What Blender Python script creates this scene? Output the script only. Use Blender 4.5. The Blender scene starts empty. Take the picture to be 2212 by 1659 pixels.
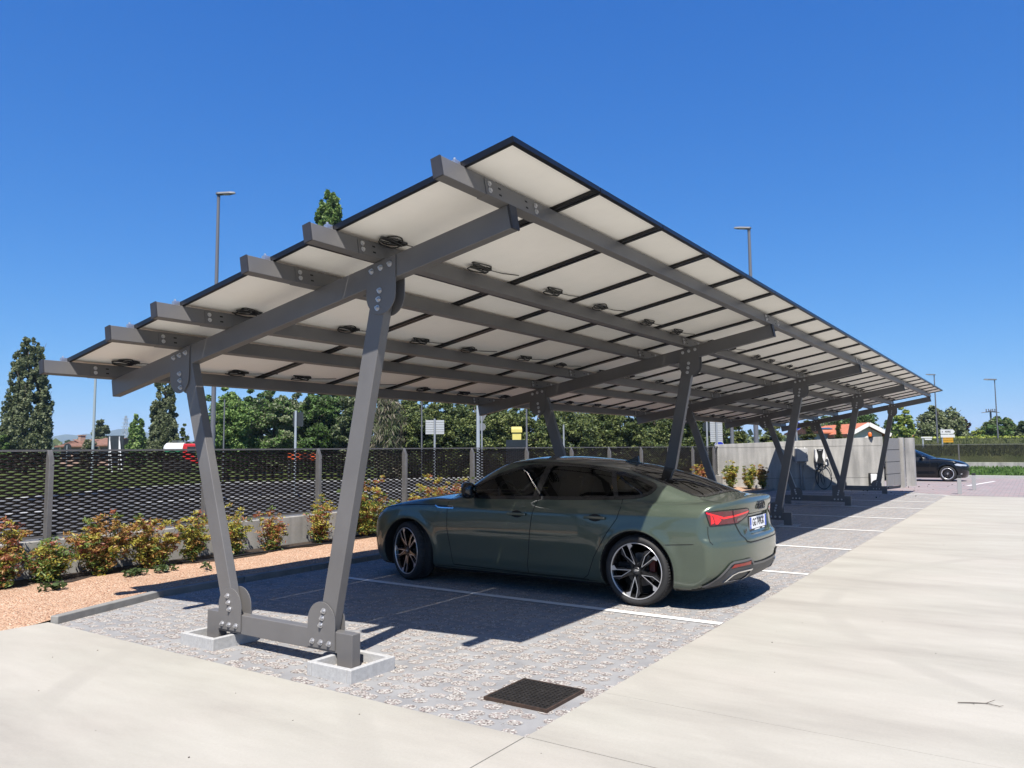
import bpy, bmesh, math, random
import numpy as np
from mathutils import Vector, Matrix

# ------------------------------------------------------------------ camera, sky, sun
sc = bpy.context.scene
col = sc.collection
CAM = np.array([0.0, 0.0, 1.5])
YAW, PIT, ROL, FOC = math.radians(34.068), math.radians(4.834), math.radians(-0.478), 1664.9   # focal length in px of a 2212 px wide picture
def cam_axes():
    f = np.array([math.cos(YAW)*math.cos(PIT), math.sin(YAW)*math.cos(PIT), math.sin(PIT)])
    r = np.array([math.sin(YAW), -math.cos(YAW), 0.0]); u = np.cross(r, f)
    return r*math.cos(ROL)+u*math.sin(ROL), u*math.cos(ROL)-r*math.sin(ROL), f
R_, U_, F_ = cam_axes()
cd = bpy.data.cameras.new('camera'); cam = bpy.data.objects.new('camera', cd); col.objects.link(cam)
cd.sensor_width = 36.0; cd.lens = FOC/2212*36.0; cd.clip_end = 20000; cd.clip_start = 0.05
cam.matrix_world = Matrix(((R_[0], U_[0], -F_[0], CAM[0]), (R_[1], U_[1], -F_[1], CAM[1]), (R_[2], U_[2], -F_[2], CAM[2]), (0, 0, 0, 1)))
sc.camera = cam
def site(u, v, depth):
    """survey helper: world point seen in the photo at (u, v), at a distance taken from the survey"""
    return CAM + (F_ + R_*(u-1106)/FOC - U_*(v-829.5)/FOC)*depth

SUN = Vector((-0.449, -0.293, 0.844)).normalized()
world = bpy.data.worlds.new('World'); sc.world = world; world.use_nodes = True
wn = world.node_tree.nodes; wl = world.node_tree.links
SKYG = (0.235, 0.930, 2.70)
sky = wn.new('ShaderNodeTexSky'); sky.sky_type = 'NISHITA'; sky.sun_disc = False
sky.sun_elevation = math.asin(SUN.z); sky.sun_rotation = math.atan2(SUN.x, SUN.y)
sky.altitude = 50; sky.air_density = 1.0; sky.dust_density = 0.0; sky.ozone_density = 6.0
bg = wn['Background']; bg.inputs[1].default_value = 0.061
# the sky's own colour, graded per channel the way the phone camera renders a clear spring sky
sp_ = wn.new('ShaderNodeSeparateColor'); cb_ = wn.new('ShaderNodeCombineColor'); wl.new(sky.outputs[0], sp_.inputs[0])
for i, gam in enumerate((1.28, 0.80, 0.50)):
    pw = wn.new('ShaderNodeMath'); pw.operation = 'POWER'; pw.inputs[1].default_value = gam; wl.new(sp_.outputs[i], pw.inputs[0])
    ml = wn.new('ShaderNodeMath'); ml.operation = 'MULTIPLY'; ml.inputs[1].default_value = SKYG[i]; wl.new(pw.outputs[0], ml.inputs[0]); wl.new(ml.outputs[0], cb_.inputs[i])
wl.new(cb_.outputs[0], bg.inputs[0])
sd = bpy.data.lights.new('sun', 'SUN'); sd.energy = 5.0; sd.angle = math.radians(0.5); sd.color = (1.0, 0.945, 0.865)
sun = bpy.data.objects.new('sun', sd); col.objects.link(sun)
sun.rotation_euler = SUN.to_track_quat('Z', 'Y').to_euler(); sun.location = (-30, -20, 60)
sc.view_settings.view_transform = 'Standard'; sc.view_settings.look = 'None'
sc.view_settings.exposure = 1.0; sc.view_settings.gamma = 1.0
sc.render.engine = 'CYCLES'
sc.cycles.max_bounces = 8; sc.cycles.transparent_max_bounces = 12; sc.cycles.caustics_reflective = False; sc.cycles.caustics_refractive = False
sc.cycles.use_denoising = True
try: sc.cycles.denoiser = 'OPENIMAGEDENOISE'
except Exception: pass

# ------------------------------------------------------------------ materials
MATS = {}
def mat(name, colr, rough=0.6, metal=0.0, var=0.0, vs=4.0, bump=0.0, bs=60.0, spec=0.5, coat=0.0, col2=None, stretch=None, trans=0.0, rvar=0.0):
    if name in MATS: return MATS[name]
    m = bpy.data.materials.new(name); m.use_nodes = True; MATS[name] = m
    nt = m.node_tree; N = nt.nodes; L = nt.links; p = N['Principled BSDF']
    p.inputs['Base Color'].default_value = (*colr, 1); p.inputs['Roughness'].default_value = rough; p.inputs['Metallic'].default_value = metal
    p.inputs['Specular IOR Level'].default_value = spec; p.inputs['Coat Weight'].default_value = coat; p.inputs['Coat Roughness'].default_value = 0.03
    tc = N.new('ShaderNodeTexCoord'); src = tc.outputs['Object']
    if stretch:
        mp = N.new('ShaderNodeMapping'); mp.inputs['Scale'].default_value = stretch; L.new(src, mp.inputs['Vector']); src = mp.outputs[0]
    if var > 0 or col2:
        nz = N.new('ShaderNodeTexNoise'); nz.inputs['Scale'].default_value = vs; nz.inputs['Detail'].default_value = 6; nz.inputs['Roughness'].default_value = 0.62
        L.new(src, nz.inputs['Vector'])
        rp = N.new('ShaderNodeValToRGB'); L.new(nz.outputs['Fac'], rp.inputs['Fac'])
        a = colr if col2 else tuple(c*(1-var) for c in colr); b = col2 if col2 else tuple(min(1, c*(1+var)) for c in colr)
        rp.color_ramp.elements[0].position = 0.32; rp.color_ramp.elements[1].position = 0.68
        rp.color_ramp.elements[0].color = (*a, 1); rp.color_ramp.elements[1].color = (*b, 1)
        L.new(rp.outputs[0], p.inputs['Base Color'])
        if rvar:
            mr = N.new('ShaderNodeMapRange'); mr.inputs['To Min'].default_value = rough-rvar; mr.inputs['To Max'].default_value = rough+rvar
            L.new(nz.outputs['Fac'], mr.inputs['Value']); L.new(mr.outputs[0], p.inputs['Roughness'])
    if bump > 0:
        n2 = N.new('ShaderNodeTexNoise'); n2.inputs['Scale'].default_value = bs; n2.inputs['Detail'].default_value = 4; L.new(src, n2.inputs['Vector'])
        bm_ = N.new('ShaderNodeBump'); bm_.inputs['Strength'].default_value = bump; bm_.inputs['Distance'].default_value = 0.01
        L.new(n2.outputs['Fac'], bm_.inputs['Height']); L.new(bm_.outputs[0], p.inputs['Normal'])
    if trans > 0:
        t = N.new('ShaderNodeBsdfTranslucent'); mx = N.new('ShaderNodeMixShader'); mx.inputs[0].default_value = trans
        if var > 0 or col2: L.new(rp.outputs[0], t.inputs[0])
        else: t.inputs[0].default_value = (*colr, 1)
        L.new(p.outputs[0], mx.inputs[1]); L.new(t.outputs[0], mx.inputs[2]); L.new(mx.outputs[0], N['Material Output'].inputs[0])
    return m

def math_node(N, L, op, a, b=None, c=None):
    n = N.new('ShaderNodeMath'); n.operation = op
    for i, x in enumerate((a, b, c)):
        if x is None: continue
        if isinstance(x, (int, float)): n.inputs[i].default_value = x
        else: L.new(x, n.inputs[i])
    return n.outputs[0]

def glass_mat(name, tint, rough=0.0, f0=0.06):
    m = bpy.data.materials.new(name); m.use_nodes = True; MATS[name] = m
    nt = m.node_tree; N = nt.nodes; L = nt.links; N.remove(N['Principled BSDF'])
    tr = N.new('ShaderNodeBsdfTransparent'); tr.inputs[0].default_value = (*tint, 1)
    gl = N.new('ShaderNodeBsdfGlossy'); gl.inputs['Roughness'].default_value = rough
    fr = N.new('ShaderNodeFresnel'); fr.inputs[0].default_value = 1.52
    mx = N.new('ShaderNodeMixShader'); L.new(fr.outputs[0], mx.inputs[0]); L.new(tr.outputs[0], mx.inputs[1]); L.new(gl.outputs[0], mx.inputs[2])
    L.new(mx.outputs[0], N['Material Output'].inputs[0]); return m

# concrete apron: pale, brushed, faint stains and tyre tracks
def concrete_apron():
    m = mat('apron_concrete', (0.60, 0.56, 0.50), 0.82, bump=0.12, bs=90)
    nt = m.node_tree; N = nt.nodes; L = nt.links; p = N['Principled BSDF']
    tc = N.new('ShaderNodeTexCoord'); mp = N.new('ShaderNodeMapping'); mp.inputs['Scale'].default_value = (0.55, 0.16, 1); mp.inputs['Rotation'].default_value = (0, 0, 0.35)
    L.new(tc.outputs['Object'], mp.inputs[0])
    def noise(src, s, d=6, r=0.6):
        n = N.new('ShaderNodeTexNoise'); n.inputs['Scale'].default_value = s; n.inputs['Detail'].default_value = d; n.inputs['Roughness'].default_value = r; L.new(src, n.inputs['Vector']); return n.outputs['Fac']
    a = noise(mp.outputs[0], 3.2); b = noise(tc.outputs['Object'], 0.7, 3); c = noise(mp.outputs[0], 16, 5, 0.7); d = noise(tc.outputs['Object'], 60, 2)
    rp = N.new('ShaderNodeValToRGB'); L.new(a, rp.inputs[0])
    rp.color_ramp.elements[0].position = 0.25; rp.color_ramp.elements[0].color = (0.324, 0.308, 0.278, 1)
    rp.color_ramp.elements[1].position = 0.7; rp.color_ramp.elements[1].color = (0.446, 0.428, 0.39, 1)
    e = rp.color_ramp.elements.new(0.48); e.color = (0.399, 0.383, 0.346, 1)
    rp2 = N.new('ShaderNodeValToRGB'); L.new(b, rp2.inputs[0]); rp2.color_ramp.elements[0].color = (0.96, 0.98, 0.93, 1); rp2.color_ramp.elements[1].color = (1.0, 0.955, 0.93, 1)
    mx = N.new('ShaderNodeMix'); mx.data_type = 'RGBA'; mx.blend_type = 'MULTIPLY'; mx.inputs[0].default_value = 1.0
    L.new(rp.outputs[0], mx.inputs[6]); L.new(rp2.outputs[0], mx.inputs[7])
    f = math_node(N, L, 'MULTIPLY_ADD', c, 0.16, 0.92); g = math_node(N, L, 'MULTIPLY_ADD', d, 0.14, 0.93); h = math_node(N, L, 'MULTIPLY', f, g)
    # faint tyre arcs
    wv = N.new('ShaderNodeTexWave'); wv.wave_type = 'RINGS'; wv.rings_direction = 'Z'; wv.inputs['Scale'].default_value = 0.16; wv.inputs['Distortion'].default_value = 5.5; wv.inputs['Detail'].default_value = 1.5; wv.inputs['Detail Scale'].default_value = 0.35
    mw = N.new('ShaderNodeMapping'); mw.inputs['Location'].default_value = (-9, 3.5, 0); L.new(tc.outputs['Object'], mw.inputs[0]); L.new(mw.outputs[0], wv.inputs['Vector'])
    tr_ = N.new('ShaderNodeMapRange'); tr_.inputs['From Min'].default_value = 0.965; tr_.inputs['From Max'].default_value = 0.995; tr_.inputs['To Min'].default_value = 1.0; tr_.inputs['To Max'].default_value = 0.90; L.new(wv.outputs['Fac'], tr_.inputs['Value'])
    brk = N.new('ShaderNodeMapRange'); brk.inputs['From Min'].default_value = 0.42; brk.inputs['From Max'].default_value = 0.62; L.new(a, brk.inputs['Value'])
    tm_ = math_node(N, L, 'ADD', math_node(N, L, 'MULTIPLY', math_node(N, L, 'SUBTRACT', tr_.outputs[0], 1.0), brk.outputs[0]), 1.0)
    h = math_node(N, L, 'MULTIPLY', h, tm_)
    mx2 = N.new('ShaderNodeMix'); mx2.data_type = 'RGBA'; mx2.blend_type = 'MULTIPLY'; mx2.inputs[0].default_value = 1.0
    L.new(mx.outputs[2], mx2.inputs[6]); cb = N.new('ShaderNodeCombineColor'); [L.new(h, cb.inputs[i]) for i in range(3)]; L.new(cb.outputs[0], mx2.inputs[7])
    L.new(mx2.outputs[2], p.inputs['Base Color']); return m

# concrete grid pavers with gravel filled cells
def paver_ground():
    m = mat('grid_pavers', (0.3, 0.3, 0.31), 0.85)
    nt = m.node_tree; N = nt.nodes; L = nt.links; p = N['Principled BSDF']; p.inputs['Specular IOR Level'].default_value = 0.25
    tc = N.new('ShaderNodeTexCoord'); mp = N.new('ShaderNodeMapping'); mp.inputs['Scale'].default_value = (8.2, 7.0, 0); L.new(tc.outputs['Object'], mp.inputs[0])
    wob = N.new('ShaderNodeTexNoise'); wob.inputs['Scale'].default_value = 22; L.new(tc.outputs['Object'], wob.inputs['Vector'])
    va = N.new('ShaderNodeVectorMath'); va.operation = 'SCALE'; va.inputs['Scale'].default_value = 0.13; L.new(wob.outputs['Color'], va.inputs[0])
    vb = N.new('ShaderNodeVectorMath'); vb.operation = 'ADD'; L.new(mp.outputs[0], vb.inputs[0]); L.new(va.outputs[0], vb.inputs[1])
    vo = N.new('ShaderNodeTexVoronoi'); vo.voronoi_dimensions = '2D'; vo.feature = 'F1'; vo.inputs['Scale'].default_value = 1.0; vo.inputs['Randomness'].default_value = 0.48
    L.new(vb.outputs[0], vo.inputs['Vector'])
    # hole radius differs from cell to cell
    sep = N.new('ShaderNodeSeparateColor'); L.new(vo.outputs['Color'], sep.inputs[0])
    rad = math_node(N, L, 'MULTIPLY_ADD', sep.outputs[0], 0.16, 0.31)
    dif = math_node(N, L, 'SUBTRACT', vo.outputs['Distance'], rad)
    hole = N.new('ShaderNodeMapRange'); hole.inputs['From Min'].default_value = 0.03; hole.inputs['From Max'].default_value = -0.03; L.new(dif, hole.inputs['Value'])
    # gravel
    gv = N.new('ShaderNodeTexVoronoi'); gv.voronoi_dimensions = '2D'; gv.inputs['Scale'].default_value = 88; L.new(tc.outputs['Object'], gv.inputs['Vector'])
    gs = N.new('ShaderNodeSeparateColor'); L.new(gv.outputs['Color'], gs.inputs[0])
    gr = N.new('ShaderNodeValToRGB'); L.new(gs.outputs[0], gr.inputs[0]); er = gr.color_ramp
    er.elements[0].position = 0.0; er.elements[0].color = (0.15, 0.128, 0.12, 1); er.elements[1].position = 1; er.elements[1].color = (0.615, 0.593, 0.555, 1)
    for q, c in ((0.22, (0.315, 0.277, 0.255)), (0.42, (0.45, 0.42, 0.383)), (0.58, (0.375, 0.3, 0.285)), (0.72, (0.525, 0.503, 0.465))):
        e = er.elements.new(q); e.color = (*c, 1)
    edge = N.new('ShaderNodeMapRange'); edge.inputs['From Min'].default_value = 0.62; edge.inputs['From Max'].default_value = 0.25; edge.inputs['To Min'].default_value = 0.6; L.new(gv.outputs['Distance'], edge.inputs['Value'])
    gm = N.new('ShaderNodeMix'); gm.data_type = 'RGBA'; gm.blend_type = 'MULTIPLY'; gm.inputs[0].default_value = 0.8; L.new(gr.outputs[0], gm.inputs[6])
    cc = N.new('ShaderNodeCombineColor'); [L.new(edge.outputs[0], cc.inputs[i]) for i in range(3)]; L.new(cc.outputs[0], gm.inputs[7])
    # concrete web
    n1 = N.new('ShaderNodeTexNoise'); n1.inputs['Scale'].default_value = 3; n1.inputs['Detail'].default_value = 7; L.new(tc.outputs['Object'], n1.inputs['Vector'])
    cr = N.new('ShaderNodeValToRGB'); L.new(n1.outputs['Fac'], cr.inputs[0]); cr.color_ramp.elements[0].position = 0.3; cr.color_ramp.elements[0].color = (0.235, 0.235, 0.24, 1); cr.color_ramp.elements[1].position = 0.72; cr.color_ramp.elements[1].color = (0.34, 0.338, 0.335, 1)
    # loose gravel spread over the web
    sp = N.new('ShaderNodeTexNoise'); sp.inputs['Scale'].default_value = 9; sp.inputs['Detail'].default_value = 8; sp.inputs['Roughness'].default_value = 0.75; L.new(tc.outputs['Object'], sp.inputs['Vector'])
    spm = N.new('ShaderNodeMapRange'); spm.inputs['From Min'].default_value = 0.57; spm.inputs['From Max'].default_value = 0.64; L.new(sp.outputs['Fac'], spm.inputs['Value'])
    cov = math_node(N, L, 'MAXIMUM', hole.outputs[0], math_node(N, L, 'MULTIPLY', spm.outputs[0], 0.85))
    mx = N.new('ShaderNodeMix'); mx.data_type = 'RGBA'; L.new(cov, mx.inputs[0]); L.new(cr.outputs[0], mx.inputs[6]); L.new(gm.outputs[2], mx.inputs[7])
    L.new(mx.outputs[2], p.inputs['Base Color'])
    dep = N.new('ShaderNodeMapRange'); dep.inputs['From Min'].default_value = 0.06; dep.inputs['From Max'].default_value = -0.10; dep.inputs['To Min'].default_value = 0.0; dep.inputs['To Max'].default_value = -0.009; dep.interpolation_type = 'SMOOTHSTEP'; L.new(dif, dep.inputs['Value'])
    gh = math_node(N, L, 'MULTIPLY', math_node(N, L, 'MULTIPLY', gv.outputs['Distance'], -0.012), cov)
    hh = math_node(N, L, 'ADD', dep.outputs[0], gh)
    bp = N.new('ShaderNodeBump'); bp.inputs['Strength'].default_value = 0.6; bp.inputs['Distance'].default_value = 1.0; L.new(hh, bp.inputs['Height']); L.new(bp.outputs[0], p.inputs['Normal'])
    return m

def gravel_mat(name, cols, scale):
    m = mat(name, cols[1], 0.85)
    nt = m.node_tree; N = nt.nodes; L = nt.links; p = N['Principled BSDF']; p.inputs['Specular IOR Level'].default_value = 0.2
    tc = N.new('ShaderNodeTexCoord'); gv = N.new('ShaderNodeTexVoronoi'); gv.inputs['Scale'].default_value = scale; L.new(tc.outputs['Object'], gv.inputs['Vector'])
    gs = N.new('ShaderNodeSeparateColor'); L.new(gv.outputs['Color'], gs.inputs[0]); gr = N.new('ShaderNodeValToRGB'); L.new(gs.outputs[0], gr.inputs[0])
    k = len(cols); gr.color_ramp.elements[0].color = (*cols[0], 1); gr.color_ramp.elements[1].color = (*cols[-1], 1)
    for i in range(1, k-1): e = gr.color_ramp.elements.new(i/(k-1)); e.color = (*cols[i], 1)
    n1 = N.new('ShaderNodeTexNoise'); n1.inputs['Scale'].default_value = 1.3; n1.inputs['Detail'].default_value = 5; L.new(tc.outputs['Object'], n1.inputs['Vector'])
    f = math_node(N, L, 'MULTIPLY_ADD', n1.outputs['Fac'], 0.5, 0.75)
    cc = N.new('ShaderNodeCombineColor'); [L.new(f, cc.inputs[i]) for i in range(3)]
    mx = N.new('ShaderNodeMix'); mx.data_type = 'RGBA'; mx.blend_type = 'MULTIPLY'; mx.inputs[0].default_value = 1; L.new(gr.outputs[0], mx.inputs[6]); L.new(cc.outputs[0], mx.inputs[7]); L.new(mx.outputs[2], p.inputs['Base Color'])
    h = math_node(N, L, 'MULTIPLY', gv.outputs['Distance'], -1.0)
    bp = N.new('ShaderNodeBump'); bp.inputs['Strength'].default_value = 0.9; bp.inputs['Distance'].default_value = 0.02; L.new(h, bp.inputs['Height']); L.new(bp.outputs[0], p.inputs['Normal'])
    return m

def block_mat():
    m = mat('pink_blocks', (0.4, 0.33, 0.32), 0.85)
    nt = m.node_tree; N = nt.nodes; L = nt.links; p = N['Principled BSDF']
    tc = N.new('ShaderNodeTexCoord'); br = N.new('ShaderNodeTexBrick'); br.inputs['Scale'].default_value = 2.0; br.inputs['Mortar Size'].default_value = 0.012; br.inputs['Bias'].default_value = 0.0
    br.inputs['Color1'].default_value = (0.31, 0.285, 0.28, 1); br.inputs['Color2'].default_value = (0.36, 0.265, 0.257, 1); br.inputs['Mortar'].default_value = (0.22, 0.2, 0.2, 1)
    L.new(tc.outputs['Object'], br.inputs['Vector'])
    nz = N.new('ShaderNodeTexNoise'); nz.inputs['Scale'].default_value = 1.6; nz.inputs['Detail'].default_value = 6; L.new(tc.outputs['Object'], nz.inputs['Vector'])
    rp = N.new('ShaderNodeValToRGB'); L.new(nz.outputs['Fac'], rp.inputs[0]); rp.color_ramp.elements[0].position = .3; rp.color_ramp.elements[0].color = (.78, .8, .82, 1); rp.color_ramp.elements[1].position = .7; rp.color_ramp.elements[1].color = (1, 1, 1, 1)
    mx = N.new('ShaderNodeMix'); mx.data_type = 'RGBA'; mx.blend_type = 'MULTIPLY'; mx.inputs[0].default_value = 1; L.new(br.outputs[0], mx.inputs[6]); L.new(rp.outputs[0], mx.inputs[7]); L.new(mx.outputs[2], p.inputs['Base Color'])
    return m

def stained_concrete():
    m = mat('wall_concrete', (0.4, 0.39, 0.37), 0.85, bump=0.15, bs=70)
    nt = m.node_tree; N = nt.nodes; L = nt.links; p = N['Principled BSDF']
    tc = N.new('ShaderNodeTexCoord')
    def noise(sc3, s, d=6):
        mp = N.new('ShaderNodeMapping'); mp.inputs['Scale'].default_value = sc3; L.new(tc.outputs['Object'], mp.inputs[0])
        n = N.new('ShaderNodeTexNoise'); n.inputs['Scale'].default_value = s; n.inputs['Detail'].default_value = d; L.new(mp.outputs[0], n.inputs['Vector']); return n.outputs['Fac']
    a = noise((1.6, 1.6, 0.22), 3.0); b = noise((1, 1, 1), 1.1); c = noise((1, 1, 1), 30, 3)
    s = math_node(N, L, 'ADD', math_node(N, L, 'MULTIPLY', a, 0.55), math_node(N, L, 'ADD', math_node(N, L, 'MULTIPLY', b, 0.35), math_node(N, L, 'MULTIPLY', c, 0.1)))
    rp = N.new('ShaderNodeValToRGB'); L.new(s, rp.inputs[0]); rp.color_ramp.elements[0].position = .36; rp.color_ramp.elements[0].color = (.235, .23, .217, 1); rp.color_ramp.elements[1].position = .62; rp.color_ramp.elements[1].color = (.455, .44, .41, 1)
    L.new(rp.outputs[0], p.inputs['Base Color']); return m

M_steel = mat('grey_painted_steel', (0.145, 0.140, 0.138), 0.42, 0.0, var=0.10, vs=2.2, bump=0.03, bs=300, spec=0.5)
M_endcap = mat('dark_end_cap', (0.03, 0.03, 0.035), 0.55, var=.2, vs=9)
M_galv = mat('galvanised_steel', (0.55, 0.55, 0.56), 0.38, 0.85, var=.15, vs=30)
M_pframe = mat('black_panel_frame', (0.012, 0.012, 0.014), 0.35, 0.3)
M_back = mat('white_backsheet', (0.93, 0.91, 0.855), 0.55, var=0.03, vs=2.2)
M_cell = mat('solar_cells', (0.012, 0.016, 0.035), 0.12, coat=0.5)
M_cable = mat('black_rubber', (0.012, 0.012, 0.012), 0.5)
M_boxconc = mat('pale_cast_concrete', (0.42, 0.42, 0.415), 0.9, var=0.14, vs=40, bump=0.1, bs=160)
M_kerb = mat('kerb_concrete', (0.24, 0.236, 0.225), 0.9, var=0.15, vs=7, bump=0.2, bs=90)
M_white = mat('white_line_paint', (0.78, 0.77, 0.74), 0.7, var=0.1, vs=14)
M_iron = mat('cast_iron', (0.028, 0.025, 0.023), 0.6, 0.4, var=.35, vs=20, bump=.3, bs=120)
M_rust = mat('rusty_iron', (0.05, 0.028, 0.018), 0.85, var=.4, vs=30)
M_dark = mat('pit_black', (0.006, 0.006, 0.006), 0.9)
M_mesh = mat('dark_expanded_metal', (0.034, 0.029, 0.027), 0.55, 0.2)
M_post = mat('grey_fence_steel', (0.13, 0.126, 0.126), 0.55, 0.1, var=.12, vs=10)
M_apron = concrete_apron(); M_pav = paver_ground(); M_wall = stained_concrete(); M_block = block_mat()
M_salmon = gravel_mat('salmon_gravel', [(0.30, 0.165, 0.105), (0.54, 0.345, 0.225), (0.62, 0.42, 0.29), (0.50, 0.28, 0.18), (0.72, 0.57, 0.43)], 66)
M_asph = mat('asphalt', (0.09, 0.09, 0.092), 0.9, var=.18, vs=2, bump=.2, bs=120)
M_grass = mat('meadow_grass', (0.045, 0.075, 0.018), 0.95, col2=(0.10, 0.12, 0.035), vs=0.9, bump=.6, bs=14, spec=.1)
M_bank = mat('rough_bank_grass', (0.07, 0.095, 0.03), 0.95, col2=(0.15, 0.16, 0.06), vs=0.7, bump=.6, bs=10, spec=.1)

# ------------------------------------------------------------------ mesh helpers
def rot_frame(d, up=(0, 0, 1)):
    d = Vector(d).normalized(); up = Vector(up)
    s = d.cross(up)
    if s.length < 1e-5: s = d.cross(Vector((1, 0, 0)))
    s.normalize(); return d, s, s.cross(d).normalized()
class MB:
    def __init__(self): self.v = []; self.f = []; self.m = []
    def add(self, vs, fs, mi=0):
        o = len(self.v); self.v += [tuple(v) for v in vs]; self.f += [tuple(i+o for i in f) for f in fs]; self.m += [mi]*len(fs)
    def box(self, c, s, mi=0, M=None):
        c = Vector(c); hx, hy, hz = s[0]/2, s[1]/2, s[2]/2
        P = [Vector((x, y, z)) for z in (-hz, hz) for y in (-hy, hy) for x in (-hx, hx)]
        if M: P = [M @ p for p in P]
        self.add([c+p for p in P], [(0, 2, 3, 1), (4, 5, 7, 6), (0, 1, 5, 4), (2, 6, 7, 3), (0, 4, 6, 2), (1, 3, 7, 5)], mi)
    def bar(self, a, b, w, h, mi=0, up=(0, 0, 1)):
        """rectangular bar a->b, w across, h along up"""
        a = Vector(a); b = Vector(b); d, s, u = rot_frame(b-a, up)
        P = [p + s*(x*w/2) + u*(y*h/2) for p in (a, b) for x, y in ((-1, -1), (1, -1), (1, 1), (-1, 1))]
        self.add(P, [(0, 1, 2, 3), (7, 6, 5, 4), (0, 4, 5, 1), (1, 5, 6, 2), (2, 6, 7, 3), (3, 7, 4, 0)], mi)
    def cyl(self, a, b, r, n=10, mi=0, r2=None, ph=0.0):
        a = Vector(a); b = Vector(b); d, s, u = rot_frame(b-a); r2 = r if r2 is None else r2
        P = [a+(s*math.cos(t)+u*math.sin(t))*r for t in [2*math.pi*i/n+ph for i in range(n)]]+[b+(s*math.cos(t)+u*math.sin(t))*r2 for t in [2*math.pi*i/n+ph for i in range(n)]]
        self.add(P, [(i, n+i, n+(i+1) % n, (i+1) % n) for i in range(n)]+[tuple(range(n)), tuple(range(2*n-1, n-1, -1))], mi)
    def tube(self, pts, r, n=6, mi=0):
        pts = [Vector(p) for p in pts]; o = []
        for i, p in enumerate(pts):
            d = (pts[min(i+1, len(pts)-1)]-pts[max(i-1, 0)]); _, s, u = rot_frame(d)
            rr = r[i] if isinstance(r, (list, tuple)) else r
            o += [p+(s*math.cos(t)+u*math.sin(t))*rr for t in [2*math.pi*k/n for k in range(n)]]
        fs = []
        for i in range(len(pts)-1):
            fs += [(i*n+k, (i+1)*n+k, (i+1)*n+(k+1) % n, i*n+(k+1) % n) for k in range(n)]
        fs += [tuple(range(n)), tuple(range(len(o)-1, len(o)-1-n, -1))]
        self.add(o, fs, mi)
    def prism(self, poly, ax, t0, t1, mi=0):
        """extrude a 2-D polygon along axis ax ('x': poly is (y,z); 'y': (x,z); 'z': (x,y))"""
        k = len(poly)
        def P(a, b, t): return {'x': (t, a, b), 'y': (a, t, b), 'z': (a, b, t)}[ax]
        V = [P(a, b, t0) for a, b in poly]+[P(a, b, t1) for a, b in poly]
        self.add(V, [tuple(range(k)), tuple(range(2*k-1, k-1, -1))]+[(i, k+i, k+(i+1) % k, (i+1) % k) for i in range(k)], mi)
    def lathe(self, prof, axis='y', n=32, mi=0, close=False):
        V = []; k = len(prof)
        for i in range(n):
            t = 2*math.pi*i/n; c, s = math.cos(t), math.sin(t)
            for r, h in prof:
                V.append({'y': (r*c, h, r*s), 'z': (r*c, r*s, h), 'x': (h, r*c, r*s)}[axis])
        F = []
        for i in range(n):
            j = (i+1) % n
            for a in range(k-1): F.append((i*k+a, i*k+a+1, j*k+a+1, j*k+a))
        self.add(V, F, mi)
    def quadgrid(self, rows, mi=0, flip=False):
        k = len(rows[0]); V = [p for r in rows for p in r]; F = []
        for i in range(len(rows)-1):
            for j in range(k-1):
                f = (i*k+j, i*k+j+1, (i+1)*k+j+1, (i+1)*k+j); F.append(f[::-1] if flip else f)
        self.add(V, F, mi)
    def build(self, name, mats, parent=None, bevel=0.0, smooth=False, loc=None, fix=True, seg=2):
        if not isinstance(mats, (list, tuple)): mats = [mats]
        me = bpy.data.meshes.new(name); V = self.v
        off = None
        if parent is not None and loc is None and not parent.get('_local'):
            off = parent.matrix_basis.translation if parent.parent is None else (parent.parent.matrix_basis.translation + parent.location)
        elif loc is not None: off = Vector(loc)
        if off is not None: V = [(v[0]-off[0], v[1]-off[1], v[2]-off[2]) for v in V]
        me.from_pydata(V, [], self.f)
        for m in mats: me.materials.append(m)
        me.polygons.foreach_set('material_index', self.m)
        if fix:
            bm = bmesh.new(); bm.from_mesh(me); bmesh.ops.recalc_face_normals(bm, faces=bm.faces); bm.to_mesh(me); bm.free()
        if smooth: me.polygons.foreach_set('use_smooth', [True]*len(me.polygons))
        o = bpy.data.objects.new(name, me); col.objects.link(o)
        if parent is not None: o.parent = parent
        if loc is not None and parent is None: o.location = loc
        if bevel > 0:
            b = o.modifiers.new('bevel', 'BEVEL'); b.width = bevel; b.segments = seg; b.limit_method = 'ANGLE'; b.angle_limit = math.radians(40)
            me.polygons.foreach_set('use_smooth', [True]*len(me.polygons)); b.harden_normals = True
        me.update(); return o
def thing(name, label, cat, loc=(0, 0, 0), group=None, rotz=0.0):
    o = bpy.data.objects.new(name, None); col.objects.link(o); o.location = loc; o.rotation_euler = (0, 0, rotz)
    o.empty_display_size = 0.2; tag(o, label, cat, group); return o
def tag(o, label, cat, group=None):
    o['label'] = label; o['category'] = cat
    if group: o['group'] = group
    return o
def struct(o, kind='structure'): o['kind'] = kind; return o
def mesh_np(name, V, F, mats, mi=None, smooth=False):
    me = bpy.data.meshes.new(name); n = len(V); k = F.shape[1]
    me.vertices.add(n); me.vertices.foreach_set('co', V.astype(np.float32).ravel())
    me.loops.add(F.size); me.loops.foreach_set('vertex_index', F.astype(np.int32).ravel())
    me.polygons.add(len(F)); me.polygons.foreach_set('loop_start', (np.arange(len(F))*k).astype(np.int32)); me.polygons.foreach_set('loop_total', np.full(len(F), k, np.int32))
    for m in mats: me.materials.append(m)
    if mi is not None: me.polygons.foreach_set('material_index', mi.astype(np.int32))
    me.polygons.foreach_set('use_smooth', np.full(len(F), smooth)); me.update(calc_edges=True); return me
def link(name, me, parent=None, loc=(0, 0, 0)):
    o = bpy.data.objects.new(name, me); col.objects.link(o); o.location = loc
    if parent is not None: o.parent = parent
    return o
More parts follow.
